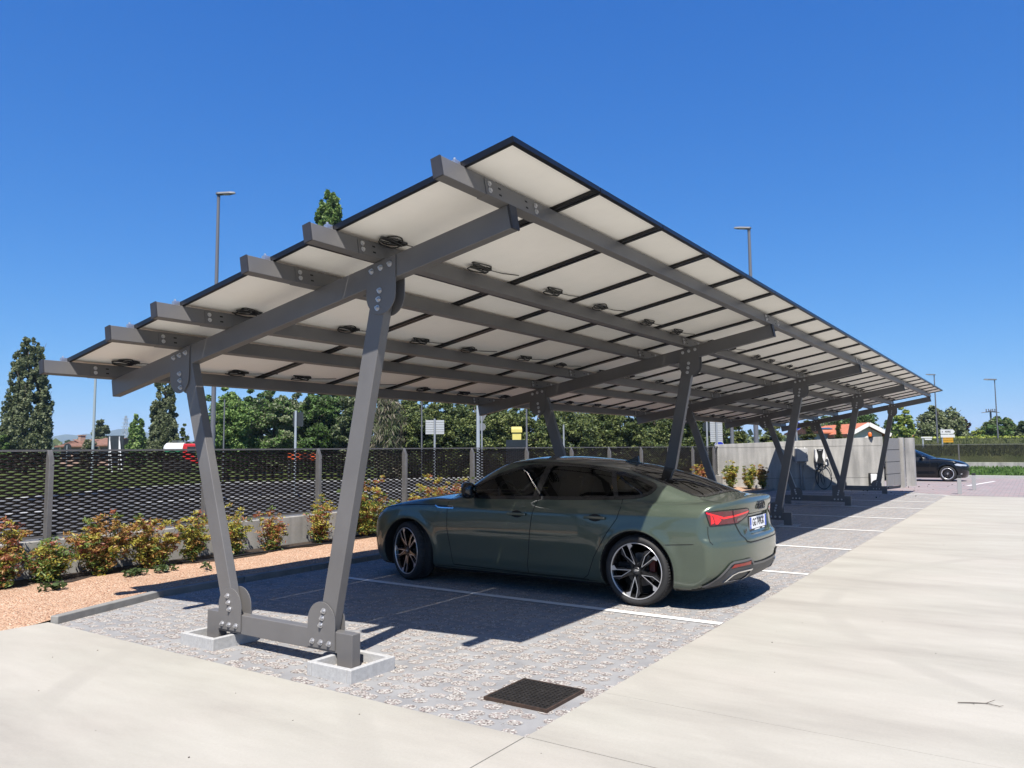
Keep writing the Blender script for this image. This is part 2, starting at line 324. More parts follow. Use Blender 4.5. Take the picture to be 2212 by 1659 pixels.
def text_mesh(name, txt, size, m, parent, matrix, extrude=0.001, bold=0.0, sx=1.0):
    cu = bpy.data.curves.new(name, 'FONT'); cu.body = txt; cu.size = size; cu.extrude = extrude; cu.align_x = 'CENTER'; cu.align_y = 'CENTER'; cu.offset = bold
    t = bpy.data.objects.new(name+'_tmp', cu); col.objects.link(t)
    me = bpy.data.meshes.new_from_object(t.evaluated_get(bpy.context.evaluated_depsgraph_get())); bpy.data.objects.remove(t); bpy.data.curves.remove(cu)
    me.name = name; me.materials.clear(); me.materials.append(m)
    o = bpy.data.objects.new(name, me); col.objects.link(o); o.parent = parent; o.matrix_local = matrix @ Matrix.Diagonal((sx, 1, 1, 1)); return o
def tree_copy(o, parent=None):
    c = o.copy(); col.objects.link(c); c.parent = parent
    for ch in o.children: tree_copy(ch, c)
    return c
rnd = random.Random(7)
# ------------------------------------------------------------------ ground
def sheet(name, poly, z, m, kind='structure', thick=0.0):
    b = MB()
    if thick: b.prism(poly, 'z', z-thick, z)
    else: b.add([(x, y, z) for x, y in poly], [tuple(range(len(poly)))])
    o = b.build(name, m, fix=True)
    if not thick and o.data.polygons[0].normal.z < 0: o.data.flip_normals()
    return struct(o, kind)
sheet('ground', [(-3600, -3200), (5200, -3200), (5200, 5600), (-3600, 5600)], -0.08, M_grass)
XS, YS, XE = 3.49, 2.295, 26.75           # corner of the concrete apron, end of the apron
g = 0.004
sheet('concrete_slab', [(-60, YS+g), (XS-g, YS+g), (XS-g, 7.36), (-60, 7.36)], 0.0, M_apron, thick=0.06)
sheet('concrete_slab', [(-60, -60), (XS-g, -60), (XS-g, YS-g), (-60, YS-g)], 0.0, M_apron, thick=0.06)
xs = [XS+g, 4.365, 9.9, 18.2, XE]
for i in range(4):
    sheet('concrete_slab', [(xs[i]+(0.0015 if i else 0), -60), (xs[i+1]-0.0015, -60), (xs[i+1]-0.0015, YS-g), (xs[i]+(0.0015 if i else 0), YS-g)], 0.0, M_apron, thick=0.06)
sheet('joint_bed', [(-60, -60), (XE, -14), (XE, YS-0.03), (XS-0.03, YS-0.03), (XS-0.03, 7.3), (-9, 7.3)], -0.045, M_dark)
sheet('paver_parking', [(XS-0.05, YS-0.05), (26.9, YS-0.05), (29.5, 4.3), (27.0, 9.0), (8, 7.72), (4.75, 7.72), (XS-0.05, 7.34)], -0.012, M_pav)
sheet('block_paving', [(XE+0.004, -60), (39.0, -60), (41.75, 2.6), (41.75, 9), (29.8, 9), (29.4, 4.3), (26.95, YS-0.05)], -0.008, M_block)
# painted bay lines
def line_mark(x0, y0, x1, y1, w=0.10, z=-0.006):
    d = Vector((x1-x0, y1-y0)).normalized(); n = Vector((-d.y, d.x))*w/2
    sheet('bay_line', [(x0+n.x, y0+n.y), (x1+n.x, y1+n.y), (x1-n.x, y1-n.y), (x0-n.x, y0-n.y)], z, M_white)
for X in (6.60, 9.66, 12.25, 15.15, 17.95, 21.0, 23.6, 26.9):
    line_mark(X, YS+0.02, X+0.02, 7.2)
line_mark(26.95, 2.25, 28.6, 4.4, 0.09); line_mark(33.5, 2.2, 38.2, 1.5, 0.12, -0.004)
# kerb stones and gravel bed
kb = [(3.50, 7.30), (4.78, 7.71), (27.72, 7.71)]
def kerb_run(pts, w, h, step, m):
    for (x0, y0), (x1, y1) in zip(pts[:-1], pts[1:]):
        L = math.hypot(x1-x0, y1-y0); n = max(1, round(L/step)); u = ((x1-x0)/L, (y1-y0)/L)
        for i in range(n):
            a = i*L/n+0.003; b_ = (i+1)*L/n-0.003
            b = MB(); b.bar((x0+u[0]*a, y0+u[1]*a, h/2-0.05), (x0+u[0]*b_, y0+u[1]*b_, h/2-0.05), w, h+0.1)
            o = b.build('kerb', m, bevel=0.012); struct(o)
kerb_run(kb, 0.085, 0.058, 1.0, M_kerb)
bedb = MB()
nx, ny = 120, 14
rows = []
rs = np.random.RandomState(3)
for j in range(ny+1):
    r = []
    for i in range(nx+1):
        x = -9+i*(38.0/nx); f = j/ny
        y0 = 7.37 if x < 3.5 else (7.34+0.42*min(1, (x-3.5)/1.28)); y = y0+(9.28-y0)*f
        r.append((x, y, (0.0 if x < 3.4 else 0.03)+0.075*min(1, f*1.6)+rs.uniform(-.008, .008)))
    rows.append(r)
bedb.quadgrid(rows); struct(bedb.build('gravel_bed', M_salmon, smooth=True))
# soil strip at the foot of the wall
M_soil = mat('dark_soil', (0.035, 0.022, 0.014), 1.0, var=.5, vs=20, bump=.8, bs=50)
sb = MB()
rs = np.random.RandomState(5); up = []; lo = []
for i in range(150):
    x = -6+i*0.235; up.append((x, 9.24, 0.125)); lo.append((x, 8.86+rs.uniform(-.16, .1), 0.112))
sb.quadgrid([lo, up]); struct(sb.build('soil_strip', M_soil))
# road outside, its kerbs and the verge
sheet('road', [(-60, 9.6), (90, 9.6), (90, 21), (34, 24), (27.5, 28.5), (23.5, 31.5), (18, 31), (12, 27.5), (0, 26.5), (-60, 34)], -0.06, M_asph)
def strip(pts, w, z0, z1, m, name):
    for a, b_ in zip(pts[:-1], pts[1:]):
        b = MB(); b.bar((a[0], a[1], (z0+z1)/2), (b_[0], b_[1], (z0+z1)/2), w, z1-z0); struct(b.build(name, m))
strip([(-60, 34), (0, 26.5), (12, 27.5), (18, 31), (23.5, 31.5), (27.5, 28.5), (34, 24), (90, 21)], 0.30, -0.07, 0.06, M_boxconc, 'road_kerb')
strip([(4, 19.2), (9, 20.6), (14, 21.6), (20, 20.8), (26, 18.2), (40, 15.5)], 0.25, -0.07, 0.05, M_boxconc, 'road_kerb')

# ------------------------------------------------------------------ dwarf wall and mesh fence
FY = 9.35
dw = MB(); dw.box((10.5, 9.34, 0.22), (35.4, 0.19, 0.60))
o = dw.build('dwarf_wall', M_wall, bevel=0.006); tag(o, 'low concrete wall under the dark mesh fence, behind the shrubs', 'wall')
fence = thing('mesh_fence', 'long dark expanded metal fence with grey posts on a low concrete wall', 'fence', (12, FY, 0.52))
def mesh_panel(W, H):
    a, h = 0.0725, 0.0285; V = []; F = []
    nx_ = int(W/(2*a)); nz_ = int(H/h)
    a = W/(2*nx_)
    for r in range(nz_+1):
        for c in range(nx_ + (r % 2)):
            cx = (c+0.5)*2*a if r % 2 == 0 else c*2*a
            cz = r*h
            out = [(-a, 0), (-a/2, h/2), (0, h), (a/2, h/2), (a, 0), (a/2, -h/2), (0, -h), (-a/2, -h/2)]
            k = 0.047
            inn = [(-k, .001), (-k*.5, .0064), (0, .0092), (k*.5, .0064), (k, .001), (k*.5, -.0060), (0, -.0076), (-k*.5, -.0060)]
            o = len(V)
            for (x, z) in out: V.append((min(max(cx+x, 0), W), 0.0, min(max(cz+z, 0), H)))
            for (x, z) in inn: V.append((min(max(cx+x, 0), W), 0.014*(z/.012), min(max(cz+z, 0), H)))
            for i in range(8): F.append((o+i, o+8+i, o+8+(i+1) % 8, o+(i+1) % 8))
    me = bpy.data.meshes.new('mesh_panel'); me.from_pydata(V, [], F); me.materials.append(M_mesh); me.update(); return me
pm = mesh_panel(1.985, 0.965)
posts = [4.37+2.0*k for k in range(-6, 13)]
for i, x in enumerate(posts[:-1]):
    link('mesh_panel', pm, fence, (x+0.0075-12, 0.03, 0.035))
pb = MB(); pb.prism([(FY-0.055, 0.5), (FY+0.03, 0.5), (FY+0.03, 1.535), (FY+0.0, 1.535), (FY-0.055, 1.42)], 'x', -0.028, 0.028); pb.box((0, FY-0.02, 0.525), (0.12, 0.14, 0.012)); pb.cyl((0.012, FY-0.058, 1.37), (0.012, FY-0.05, 1.37), 0.012, 8)
p0 = pb.build('fence_post', M_post, bevel=0.004)
for i, x in enumerate(posts):
    q = p0 if i == 0 else p0.copy()
    if i: col.objects.link(q)
    q.parent = fence; q.location = (x-12, -FY, -0.52)
for zz, nm in ((1.528, 'top_rail'), (0.553, 'bottom_rail')):
    for i in range(len(posts)-1):
        b = MB(); b.box((posts[i]+1.0, FY+0.02, zz), (1.94, 0.035, 0.022)); b.build(nm, M_post, fence)

# ------------------------------------------------------------------ end wall, gate, pillars
WA, WB = Vector((29.58, 4.41, 0)), Vector((26.82, 9.45, 0))
wd = (WB-WA).normalized(); wnrm = Vector((-wd.y, wd.x, 0)) * -1
if wnrm.x > 0: wnrm = -wnrm               # faces the carport
ew = MB(); L = (WB-WA).length
poly = [(0, -0.1), (L, -0.1), (L, 1.60), (L*0.62, 1.68), (0, 1.83)]
V = [WA+wd*a+Vector((0, 0, z)) for a, z in poly]; V += [v-wnrm*0.2 for v in V]; k = len(poly)
ew.add(V, [tuple(range(k)), tuple(range(2*k-1, k-1, -1))]+[(i, k+i, k+(i+1) % k, (i+1) % k) for i in range(k)])
o = ew.build('concrete_wall', M_wall, bevel=0.01); tag(o, 'raw grey cast concrete wall across the far end of the parking bays', 'wall')
for zz in (0.42, 1.52):      # formwork joints
    b = MB(); b.bar(WA+wd*.05+wnrm*.002+Vector((0, 0, zz)), WB-wd*.05+wnrm*.002+Vector((0, 0, zz-.03)), .004, .012); q = b.build('formwork_joint', mat('wet_joint', (.16, .155, .145), .9), o, loc=None)
M_gate = mat('grey_gate_sheet', (0.22, 0.217, 0.21), 0.55, var=.05, vs=3)
ga = WA+Vector((0.12, -0.05, 0)); gbp = Vector((31.22, 4.12, 0)); gdir = (gbp-ga).normalized(); gate = thing('sheet_metal_gate', 'grey gate of wide horizontal sheet panels beside the concrete wall end', 'gate', tuple(ga))
GL = (gbp-ga).length
for i in range(4):
    z0 = 0.10+i*0.425
    if i == 0:
        for a, c in ((0.02, GL*.5-.01), (GL*.5+.01, GL-.02)):
            b = MB(); b.bar(ga+gdir*a+Vector((0, 0, z0+.2)), ga+gdir*c+Vector((0, 0, z0+.2)), .05, .40); b.build('gate_panel', M_gate, gate, bevel=.006)
    else:
        b = MB(); b.bar(ga+gdir*.02+Vector((0, 0, z0+.2)), ga+gdir*(GL-.02)+Vector((0, 0, z0+.2)), .05, .40); b.build('gate_panel', M_gate, gate, bevel=.006)
b = MB(); b.bar(ga+Vector((0, 0, .95))+gdir*.03, ga+gdir*(GL-.03)+Vector((0, 0, .95)), .02, 1.66); b.build('gate_gap_shade', mat('gate_shadow_grey', (.12, .12, .12), .6), gate)  # dark sheet behind the panels, colours in the shade of the gaps
b = MB(); b.bar(ga+Vector((0, 0, .05))+gdir*.1, ga+gdir*(GL-.1)+Vector((0, 0, .05)), .04, .06); b.build('bottom_seal', M_cable, gate)
for (x, y, w, d, h, lab) in ((31.40, 4.07, .34, .16, 1.80, 'slim pale concrete pillar closest to the grey sheet gate'), (32.88, 3.97, .40, .30, 1.80, 'pale concrete pillar with a dark latch, beside the black hatchback')):
    t = thing('concrete_pillar', lab, 'pillar', (x, y, 0)); b = MB(); b.box((x, y, h/2-.03), (w, d, h+.06)); b.build('shaft', M_wall, t, bevel=.01)
    if h and x > 33: b = MB(); b.box((x-.215, y-.03, 1.12), (.03, .05, .16)); b.build('latch', M_cable, t)
# orange beacon on the wall end
bt = thing('beacon_light', 'orange dome beacon with a thin aerial on top of the concrete wall', 'beacon', (29.39, 4.78, 1.79))
M_amber = mat('amber_plastic', (0.75, 0.16, 0.01), 0.25, coat=.6)
b = MB(); b.lathe([(0, .16), (.03, .155), (.055, .13), (.068, .08), (.07, .03), (.065, .0)], 'z', 20); b.v = [(x+29.39, y+4.78, z+1.835) for x, y, z in b.v]; b.build('dome', M_amber, bt, smooth=True)
b = MB(); b.cyl((29.39, 4.78, 1.78), (29.39, 4.78, 1.84), .06, 16); b.box((29.35, 4.71, 1.82), (.1, .08, .04)); b.build('beacon_base', M_cable, bt)
b = MB(); b.cyl((29.37, 4.71, 1.83), (29.37, 4.71, 2.16), .005, 6); b.build('aerial', M_cable, bt)

# wall boxes, charger
def on_wall(px, z, out=0.0):             # distance along the wall from WA
    return WA+wd*px+wnrm*out+Vector((0, 0, z))
Mw = Matrix((( -wd.x, wnrm.x, 0), (-wd.y, wnrm.y, 0), (0, 0, 1))).transposed().transposed()
def wbox(b, px, z, w, d, h, out0=0.0, mi=0):
    c = on_wall(px, z, out0+d/2)
    b.bar(c-wd*w/2, c+wd*w/2, d, h, mi)
M_cab = mat('grey_cabinet_plastic', (0.42, 0.42, 0.42), 0.5, var=.04); M_wplast = mat('white_plastic', (0.72, 0.72, 0.71), 0.35); M_bgloss = mat('black_gloss_plastic', (0.008, 0.008, 0.008), 0.12)
c1 = 2.80
cab = thing('electric_cabinet', 'grey wall cabinet with two small locks beside the charger', 'cabinet', tuple(on_wall(c1, .98)))
b = MB(); wbox(b, c1, 1.21, .40, .20, .46); b.build('cabinet_body', M_cab, cab, bevel=.008)
b = MB(); wbox(b, c1, 1.21, .37, .012, .43, .20); b.build('cabinet_door', M_cab, cab, bevel=.004)
for zz in (1.14, 1.29):
    b = MB(); b.cyl(on_wall(c1-.14, zz, .21), on_wall(c1-.14, zz, .222), .016, 10); b.build('lock', M_cable, cab)
for dx in (-.15, .15):
    for zz in (1.465, .955):
        b = MB(); wbox(b, c1+dx, zz, .03, .012, .05); b.build('lug', M_wplast, cab)
for dx, r in ((.02, .018), (-.07, .016)):
    t = thing('conduit_pipe', 'straight grey conduit pipe under the wall cabinet' if dx > 0 else 'bent grey conduit pipe looping from the charger to the ground', 'pipe', tuple(on_wall(c1+dx, .0)))
    if dx > 0: pts = [on_wall(c1+dx, .985, .05), on_wall(c1+dx, .0, .05)]
    else: pts = [on_wall(c1+dx, .0, .05), on_wall(c1+dx, .55, .05), on_wall(c1+dx, .78, .05)]+[on_wall(c1-.12, .86, .05), on_wall(c1-.22, .84, .06), on_wall(c1-.33, .72, .06), on_wall(c1-.44, .68, .07), on_wall(c1-.52, .72, .08), on_wall(c1-.53, .95, .09)]
    b = MB(); b.tube(pts, r, 8); b.build('pipe', M_cab, t, smooth=True)
c2 = c1-.62
evc = thing('wall_charger', 'white wall charger with waisted black front panel and hanging cable', 'charger', tuple(on_wall(c2, .95)))
def wpoly(b, pts, z, o0, o1, mi=0):
    V = [on_wall(c2+x, z+y, o0) for x, y in pts]+[on_wall(c2+x, z+y, o1) for x, y in pts]; k = len(pts)
    b.add(V, [tuple(range(k)), tuple(range(2*k-1, k-1, -1))]+[(i, k+i, k+(i+1) % k, (i+1) % k) for i in range(k)], mi)
b = MB(); wpoly(b, [(-.15, .24), (.15, .24), (.175, 0), (.15, -.20), (.10, -.25), (-.10, -.25), (-.15, -.20), (-.175, 0)], 1.18, 0, .16); b.build('housing', M_wplast, evc, bevel=.02)
b = MB(); wpoly(b, [(-.125, .235), (.125, .235), (.075, .03), (.075, -.05), (.125, -.22), (.09, -.235), (-.09, -.235), (-.125, -.22), (-.075, -.05), (-.075, .03)], 1.18, .158, .172); b.build('front_panel', M_bgloss, evc, bevel=.004)
b = MB(); wpoly(b, [(-.05, .018), (.05, .018), (.05, -.005), (-.05, -.005)], 1.37, .172, .174); b.build('name_strip', M_cab, evc)
hold = thing('plug_holster', 'white plug with holder hanging on the wall right of the charger', 'plug', tuple(on_wall(c2-.24, .95)))
b = MB(); b.cyl(on_wall(c2-.26, 1.07, .02), on_wall(c2-.30, 1.07, .14), .05, 12); b.build('plug_head', M_wplast, hold, bevel=.005)
b = MB(); wbox(b, c2-.22, .90, .05, .06, .12); b.build('holder', M_wplast, hold)
cbl = MB(); pts = []
for i in range(41):
    t = i/40; a = math.pi*(1.25-2.45*t); pts.append(on_wall(c2-.12+math.cos(a)*.27*(-1), .48+math.sin(a)*.42-.05*t, .05+.03*t))
pts = [on_wall(c2+.04, .95, .08), on_wall(c2+.05, .80, .06)]+pts+[on_wall(c2-.24, .86, .06)]
cbl.tube(pts, .013, 7)
pts = [on_wall(c2-.02, .94, .07), on_wall(c2+.0, .6, .06), on_wall(c2-.05, .28, .06), on_wall(c2-.10, .17, .06), on_wall(c2-.14, .3, .07), on_wall(c2-.09, .6, .07), on_wall(c2-.02, .86, .07)]
cbl.tube(pts, .013, 7)
o = cbl.build('charging_cable', M_cable, smooth=True); tag(o, 'thick black charging cable hanging in big loops below the charger', 'cable')
fb = thing('socket_box', 'low white socket box with dark frame near the wall end', 'socket box', tuple(on_wall(.36, .2)))
fx = .40
b = MB(); wbox(b, fx, .37, .27, .10, .40); b.build('frame', M_cable, fb, bevel=.006)
b = MB(); wbox(b, fx, .38, .215, .05, .33, .10); b.build('lid', M_wplast, fb, bevel=.02)

# ------------------------------------------------------------------ solar carport
cp = thing('solar_carport', 'long grey steel solar carport on five trestle frames', 'carport', (12, 4.8, 0))
FX = [3.87+5.77*k for k in range(5)]; TW = 0.08
SL = 0.185; CS = 1/math.sqrt(1+SL*SL)
def ztop(y): return 3.015-SL*(y-2.65)
def frame_parts(x0):
    P = []
    def add(nm, b, bev=.006): P.append(b.build(nm, M_steel, cp, bevel=bev))
    xc = x0+TW/2
    b = MB(); ya, yb = 2.64, 7.17; zo = .16/CS
    b.prism([(ya+.005, ztop(ya)), (yb, ztop(yb)), (yb-.03, ztop(yb)-.158), (ya-.025, ztop(ya)-.155)], 'x', x0, x0+TW); add('rafter', b)
    b = MB(); b.prism([(2.628, ztop(2.64)+.002), (2.640, ztop(2.64)+.001), (2.612, ztop(2.64)-.156), (2.600, ztop(2.64)-.152)], 'x', x0+.001, x0+TW-.001); P.append(b.build('end_cap', M_endcap, cp))
    for nm, (y0, z0, y1, z1) in (('leg', (3.70, 2.72, 4.235, .21)), ('leg', (5.985, 2.27, 5.315, .21))):
        d = Vector((0, y1-y0, z1-z0)).normalized(); n = Vector((0, d.z, -d.y))*.073; a = Vector((xc, y0, z0)); c = Vector((xc, y1, z1))
        b = MB(); b.prism([(a.y+n.y, a.z+n.z), (c.y+n.y, c.z+n.z), (c.y-n.y, c.z-n.z), (a.y-n.y, a.z-n.z)], 'x', x0+.002, x0+TW-.002); add(nm, b)
    b = MB(); b.prism([(3.96, .235), (5.60, .235), (5.60, -.02), (5.45, -.02), (5.45, .09), (4.11, .09), (4.11, -.02), (3.96, -.02)], 'x', x0, x0+TW); add('base_beam', b)
    # gusset plates on both faces
    def arc(cy, cz, r, a0, a1, n=14): return [(cy+r*math.cos(a0+(a1-a0)*i/n), cz+r*math.sin(a0+(a1-a0)*i/n)) for i in range(n+1)]
    shapes = []
    for cy, tz in ((3.705, None), (6.062, None)):
        r = .137; zt = ztop(cy)
        pl = [(cy-r, zt+SL*r-.004), (cy+r, zt-SL*r-.004)]+arc(cy, zt-.245, r, 0, -math.pi)
        bl = [(cy-.085, zt+SL*.085-.055), (cy, zt-.055), (cy+.085, zt-SL*.085-.055)]
        dd = (.02 if cy < 5 else -.02); bl += [(cy-.0+dd*.4, zt-.215), (cy+dd*.9, zt-.275), (cy+dd*1.4, zt-.335)]
        shapes.append((pl, bl))
    for cy, sg in ((4.262, -1), (5.302, 1)):
        r = .14
        pl = [(cy-r, .108), (cy+r, .108)]+arc(cy, .292, r, 0, math.pi)
        bl = [(cy-.085, .15), (cy, .15), (cy+.085, .15), (cy-.002*sg, .27), (cy+.012*sg, .32), (cy+.026*sg, .37)]
        shapes.append((pl, bl))
    for pl, bl in shapes:
        for xa, xb in ((x0-.010, x0-.002), (x0+TW+.002, x0+TW+.010)):
            b = MB(); b.prism(pl, 'x', xa, xb); g_ = b.build('gusset_plate', M_steel, cp, bevel=.0015, seg=1); P.append(g_)
            if xa < x0 and x0 < 22:
                for (by, bz) in bl:
                    bo = bolt0.copy(); col.objects.link(bo); bo.parent = g_; bo.location = (xa-12, by-4.8, bz)
            elif xa < x0:
                for (by, bz) in bl: far_bolts.append((xa, by, bz))
    return P
bb = MB(); bb.cyl((-.004, 0, 0), (0, 0, 0), .021, 14); bb.cyl((-.016, 0, 0), (-.004, 0, 0), .0145, 6); bb.cyl((-.024, 0, 0), (-.016, 0, 0), .008, 8)
bolt_me = bb.build('bolt', M_galv); bolt0 = bolt_me; far_bolts = []
for x in FX: frame_parts(x)
bpy.data.objects.remove(bolt_me)
b = MB()
for (x, y, z) in far_bolts: b.cyl((x-.012, y, z), (x, y, z), .016, 6)
o = b.build('frame_bolts', M_galv, cp); o['kind'] = 'stuff'
# purlins with splice brackets
PY = [2.668, 3.728, 4.352, 5.418, 6.052, 7.12]
PX0, PX1 = 3.228, 27.40
for y in PY:
    z = ztop(y); n = Vector((0, SL, 1)).normalized(); c = Vector((0, y, z))+n*.0605
    b = MB(); b.bar(c+Vector((PX0+.012, 0, 0)), c+Vector((PX1, 0, 0)), .068, .119, 0, n); pu = b.build('purlin', M_steel, cp, bevel=.004)
    b = MB(); b.bar(c+Vector((PX0, 0, 0)), c+Vector((PX0+.0118, 0, 0)), .069, .12, 0, n); b.build('end_cap', M_endcap, cp)
def bracket_mesh():
    n = Vector((0, SL, 1)).normalized(); s = Vector((0, 1, -SL)).normalized(); b = MB()
    L0, L1 = -.27, .33
    for sg in (-1, 1):
        c = n*.055+s*sg*.0365; b.bar(c+Vector((L0, 0, 0)), c+Vector((L1, 0, 0)), .004, .105, 0, n)
        for px in (L0+.04, L1-.04):
            for h in (.035, .078):
                q = Vector((px, 0, 0))+n*h+s*sg*.0385; b.cyl(q, q+s*sg*.004, .017, 12, 1); b.cyl(q+s*sg*.004, q+s*sg*.012, .012, 6, 1)
        for px in (L0+.15, L1-.15):
            for h in (.035, .078):
                q = Vector((px, 0, 0))+n*h+s*sg*.0386; b.bar(q-Vector((.014, 0, 0)), q+Vector((.014, 0, 0)), .0006, .012, 2, n)
    b.bar(n*.0015+Vector((L0, 0, 0)), n*.0015+Vector((L1, 0, 0)), .076, .003, 0, n)
    return b.build('splice_bracket', [M_steel, M_galv, M_dark])
br0 = bracket_mesh()
first = True
for x in FX:
    for y in PY:
        q = br0 if first else br0.copy()
        if not first: col.objects.link(q)
        first = False; q.parent = cp; q.location = (x+TW/2-12, y-4.8, ztop(y))
# solar panels: 3 rows x 23
NP, PP, PL = 23, 1.044, 1.69
ex = Vector((1, 0, 0)); es = Vector((0, 1, -SL)).normalized(); en = Vector((0, SL, 1)).normalized()
def pan(a, s, n): return ex*a+es*s+en*n
def panel_meshes():
    W, H = PP-.012, PL-.012; b = MB(); t = .036
    fw = .03
    for (a0, a1, s0, s1) in ((0, W, 0, fw), (0, W, H-fw, H), (0, fw, fw, H-fw), (W-fw, W, fw, H-fw)):
        V = [pan(a, s, n) for n in (0, t) for a, s in ((a0, s0), (a1, s0), (a1, s1), (a0, s1))]
        b.add(V, [(0, 3, 2, 1), (4, 5, 6, 7), (0, 1, 5, 4), (1, 2, 6, 5), (2, 3, 7, 6), (3, 0, 4, 7)])
    V = [pan(a, s, t-.003) for a, s in ((fw-.002, fw-.002), (W-fw+.002, fw-.002), (W-fw+.002, H-fw+.002), (fw-.002, H-fw+.002))]
    b.add(V, [(0, 1, 2, 3)], 1)
    f = b.build('solar_panel', [M_pframe, M_cell])
    b = MB(); rows = []
    for i in range(9):
        r = []
        for j in range(7):
            a = fw-.003+(W-2*fw+.006)*j/6; s = fw-.003+(H-2*fw+.006)*i/8
            sag = .010*math.sin(math.pi*j/6)*math.sin(math.pi*i/8); r.append(pan(a, s, t-.012-sag))
        rows.append(r)
    b.quadgrid(rows); k = b.build('backsheet', M_back, smooth=True)
    return f, k
pf, pk = panel_meshes()
def cable_mesh(seed):
    r = random.Random(seed); b = MB()
    for k in range(4):
        w, h = .095+r.uniform(-.025, .03), .025+r.uniform(0, .015); pts = []
        ph = r.uniform(0, 6)
        for i in range(19):
            t = 2*math.pi*i/18; pts.append(pan(math.cos(t)*w+r.uniform(-.006, .006), math.sin(t)*h*.8+.02*k, -.004-.007*k-abs(math.sin(t+ph))*.012))
        b.tube(pts, .0055, 5)
    b.box(tuple(pan(.10, .03, -.012)), (.07, .05, .02)); b.tube([pan(.12, .0, -.03), pan(.3, .02, -.012), pan(.5, -.02, -.006)], .004, 5)
    return b.build('cable_loop', M_cable).data
cbs = [cable_mesh(s) for s in (1, 2, 3)]
for o in [o for o in col.objects if o.name.startswith('cable_loop')]: bpy.data.objects.remove(o)
for o in (pf, pk): pass
Y0 = 2.285
pr = random.Random(4)
for r in range(3):
    y0 = Y0+r*(PL+.012)*CS
    for i in range(NP):
        f = bpy.data.objects.new('solar_panel', pf.data); col.objects.link(f); f.parent = cp
        base = Vector((3.45+i*PP, y0, ztop(y0)))+en*.122
        f.location = base-Vector((12, 4.8, 0))
        k = bpy.data.objects.new('backsheet', pk.data); col.objects.link(k); k.parent = f
        c = bpy.data.objects.new('cable_loop', pr.choice(cbs)); col.objects.link(c); c.parent = f
        c.location = pan(PP*.5+pr.uniform(-.14, .14), 1.335+pr.uniform(-.02, .01), .02)
bpy.data.objects.remove(pf); bpy.data.objects.remove(pk)
# panel clamps at the near end of each purlin
cm = MB(); cm.bar(Vector((-.05, 0, .0))+en*.02, Vector((.0, 0, 0))+en*.02, .03, .036, 0, en); cm.cyl(Vector((-.03, 0, 0))+en*.02, Vector((-.03, 0, 0))+en*.055, .008, 8)
c0 = cm.build('panel_clamp', M_galv)
for i, y in enumerate(PY):
    q = c0 if i == 0 else c0.copy()
    if i: col.objects.link(q)
    q.parent = cp; q.location = Vector((3.447, y, ztop(y)))+en*.121-Vector((12, 4.8, 0))
# cast concrete surrounds under the first frame
def surround(cx, cy, lab):
    t = thing('foot_surround', lab, 'concrete frame', (cx, cy, 0), 'concrete frames round the feet of the first trestle')
    wx, wy, th, h = .42, .42, .040, .078
    for (x, y, sx, sy) in ((cx, cy-wy/2+th/2, wx, th), (cx, cy+wy/2-th/2, wx, th), (cx-wx/2+th/2, cy, th, wy-2*th-.002), (cx+wx/2-th/2, cy, th, wy-2*th-.002)):
        b = MB(); b.box((x, y, h/2-.02), (sx, sy, h+.04)); b.build('kerb_piece', M_boxconc, t, bevel=.006)
    b = MB(); b.box((cx, cy, .005), (wx-2*th, wy-2*th, .01)); b.build('gravel_fill', gravel_mat('box_gravel', [(.2, .17, .15), (.5, .45, .4), (.7, .66, .6)], 70) if 'box_gravel' not in MATS else MATS['box_gravel'], t)
surround(3.87, 3.965, 'pale square concrete frame round the near right foot, closest to the drain grate')
surround(3.90, 5.47, 'pale square concrete frame round the left foot, closest to the salmon gravel')
for x in FX[2:]:
    for y in (4.03, 5.53):
        b = MB(); b.cyl((x+.04, y, -.02), (x+.04, y, -.004), .26, 4, ph=math.pi/4); struct(b.build('footing_pad', M_boxconc))
# drain grate
gt = thing('drain_grate', 'square black cast iron drain grate with rows of slots in the pavers', 'drain grate', (4.11, 2.63, 0))
b = MB(); s = .43; n = 13
for i in range(n+1):
    t_ = -s/2+.012+(s-.024)*i/n
    b.box((4.11+t_, 2.63, -.004), (.013, s, .022))
for i in range(n+1):
    t_ = -s/2+.012+(s-.024)*i/n
    b.box((4.11, 2.63+t_, -.005), (s, .017, .022))
b.build('slotted_cover', M_iron, gt)
b = MB()
for (x, y, sx, sy) in ((0, -s/2-.005, s+.02, .009), (0, s/2+.005, s+.02, .009), (-s/2-.005, 0, .009, s), (s/2+.005, 0, .009, s)): b.box((4.11+x, 2.63+y, -.004), (sx, sy, .024))
b.build('rim', M_rust, gt)
b = MB(); b.box((4.11, 2.63, -.0105), (s, s, .002)); b.build('dark_pit', M_dark, gt)
# ------------------------------------------------------------------ cars: implicit surface meshed by surface nets
def pchip(pts):
    x = np.array([p[0] for p in pts], float); y = np.array([p[1] for p in pts], float)
    h = np.diff(x); d = np.diff(y)/h; m = np.zeros(len(x)); m[0] = d[0]; m[-1] = d[-1]
    for i in range(1, len(x)-1):
        if d[i-1]*d[i] > 0:
            w1 = 2*h[i]+h[i-1]; w2 = h[i]+2*h[i-1]; m[i] = (w1+w2)/(w1/d[i-1]+w2/d[i])
    X = np.linspace(x[0], x[-1], 1500); k = np.clip(np.searchsorted(x, X)-1, 0, len(h)-1); t = (X-x[k])/h[k]
    Y = y[k]*(1+2*t)*(1-t)**2+m[k]*h[k]*t*(1-t)**2+y[k+1]*t*t*(3-2*t)+m[k+1]*h[k]*t*t*(t-1)
    return lambda q: np.interp(q, X, Y)
def smax(a, b, k):
    h = np.maximum(k-np.abs(a-b), 0)/k; return np.maximum(a, b)+h*h*k*.25
def smin(a, b, k): return -smax(-a, -b, k)

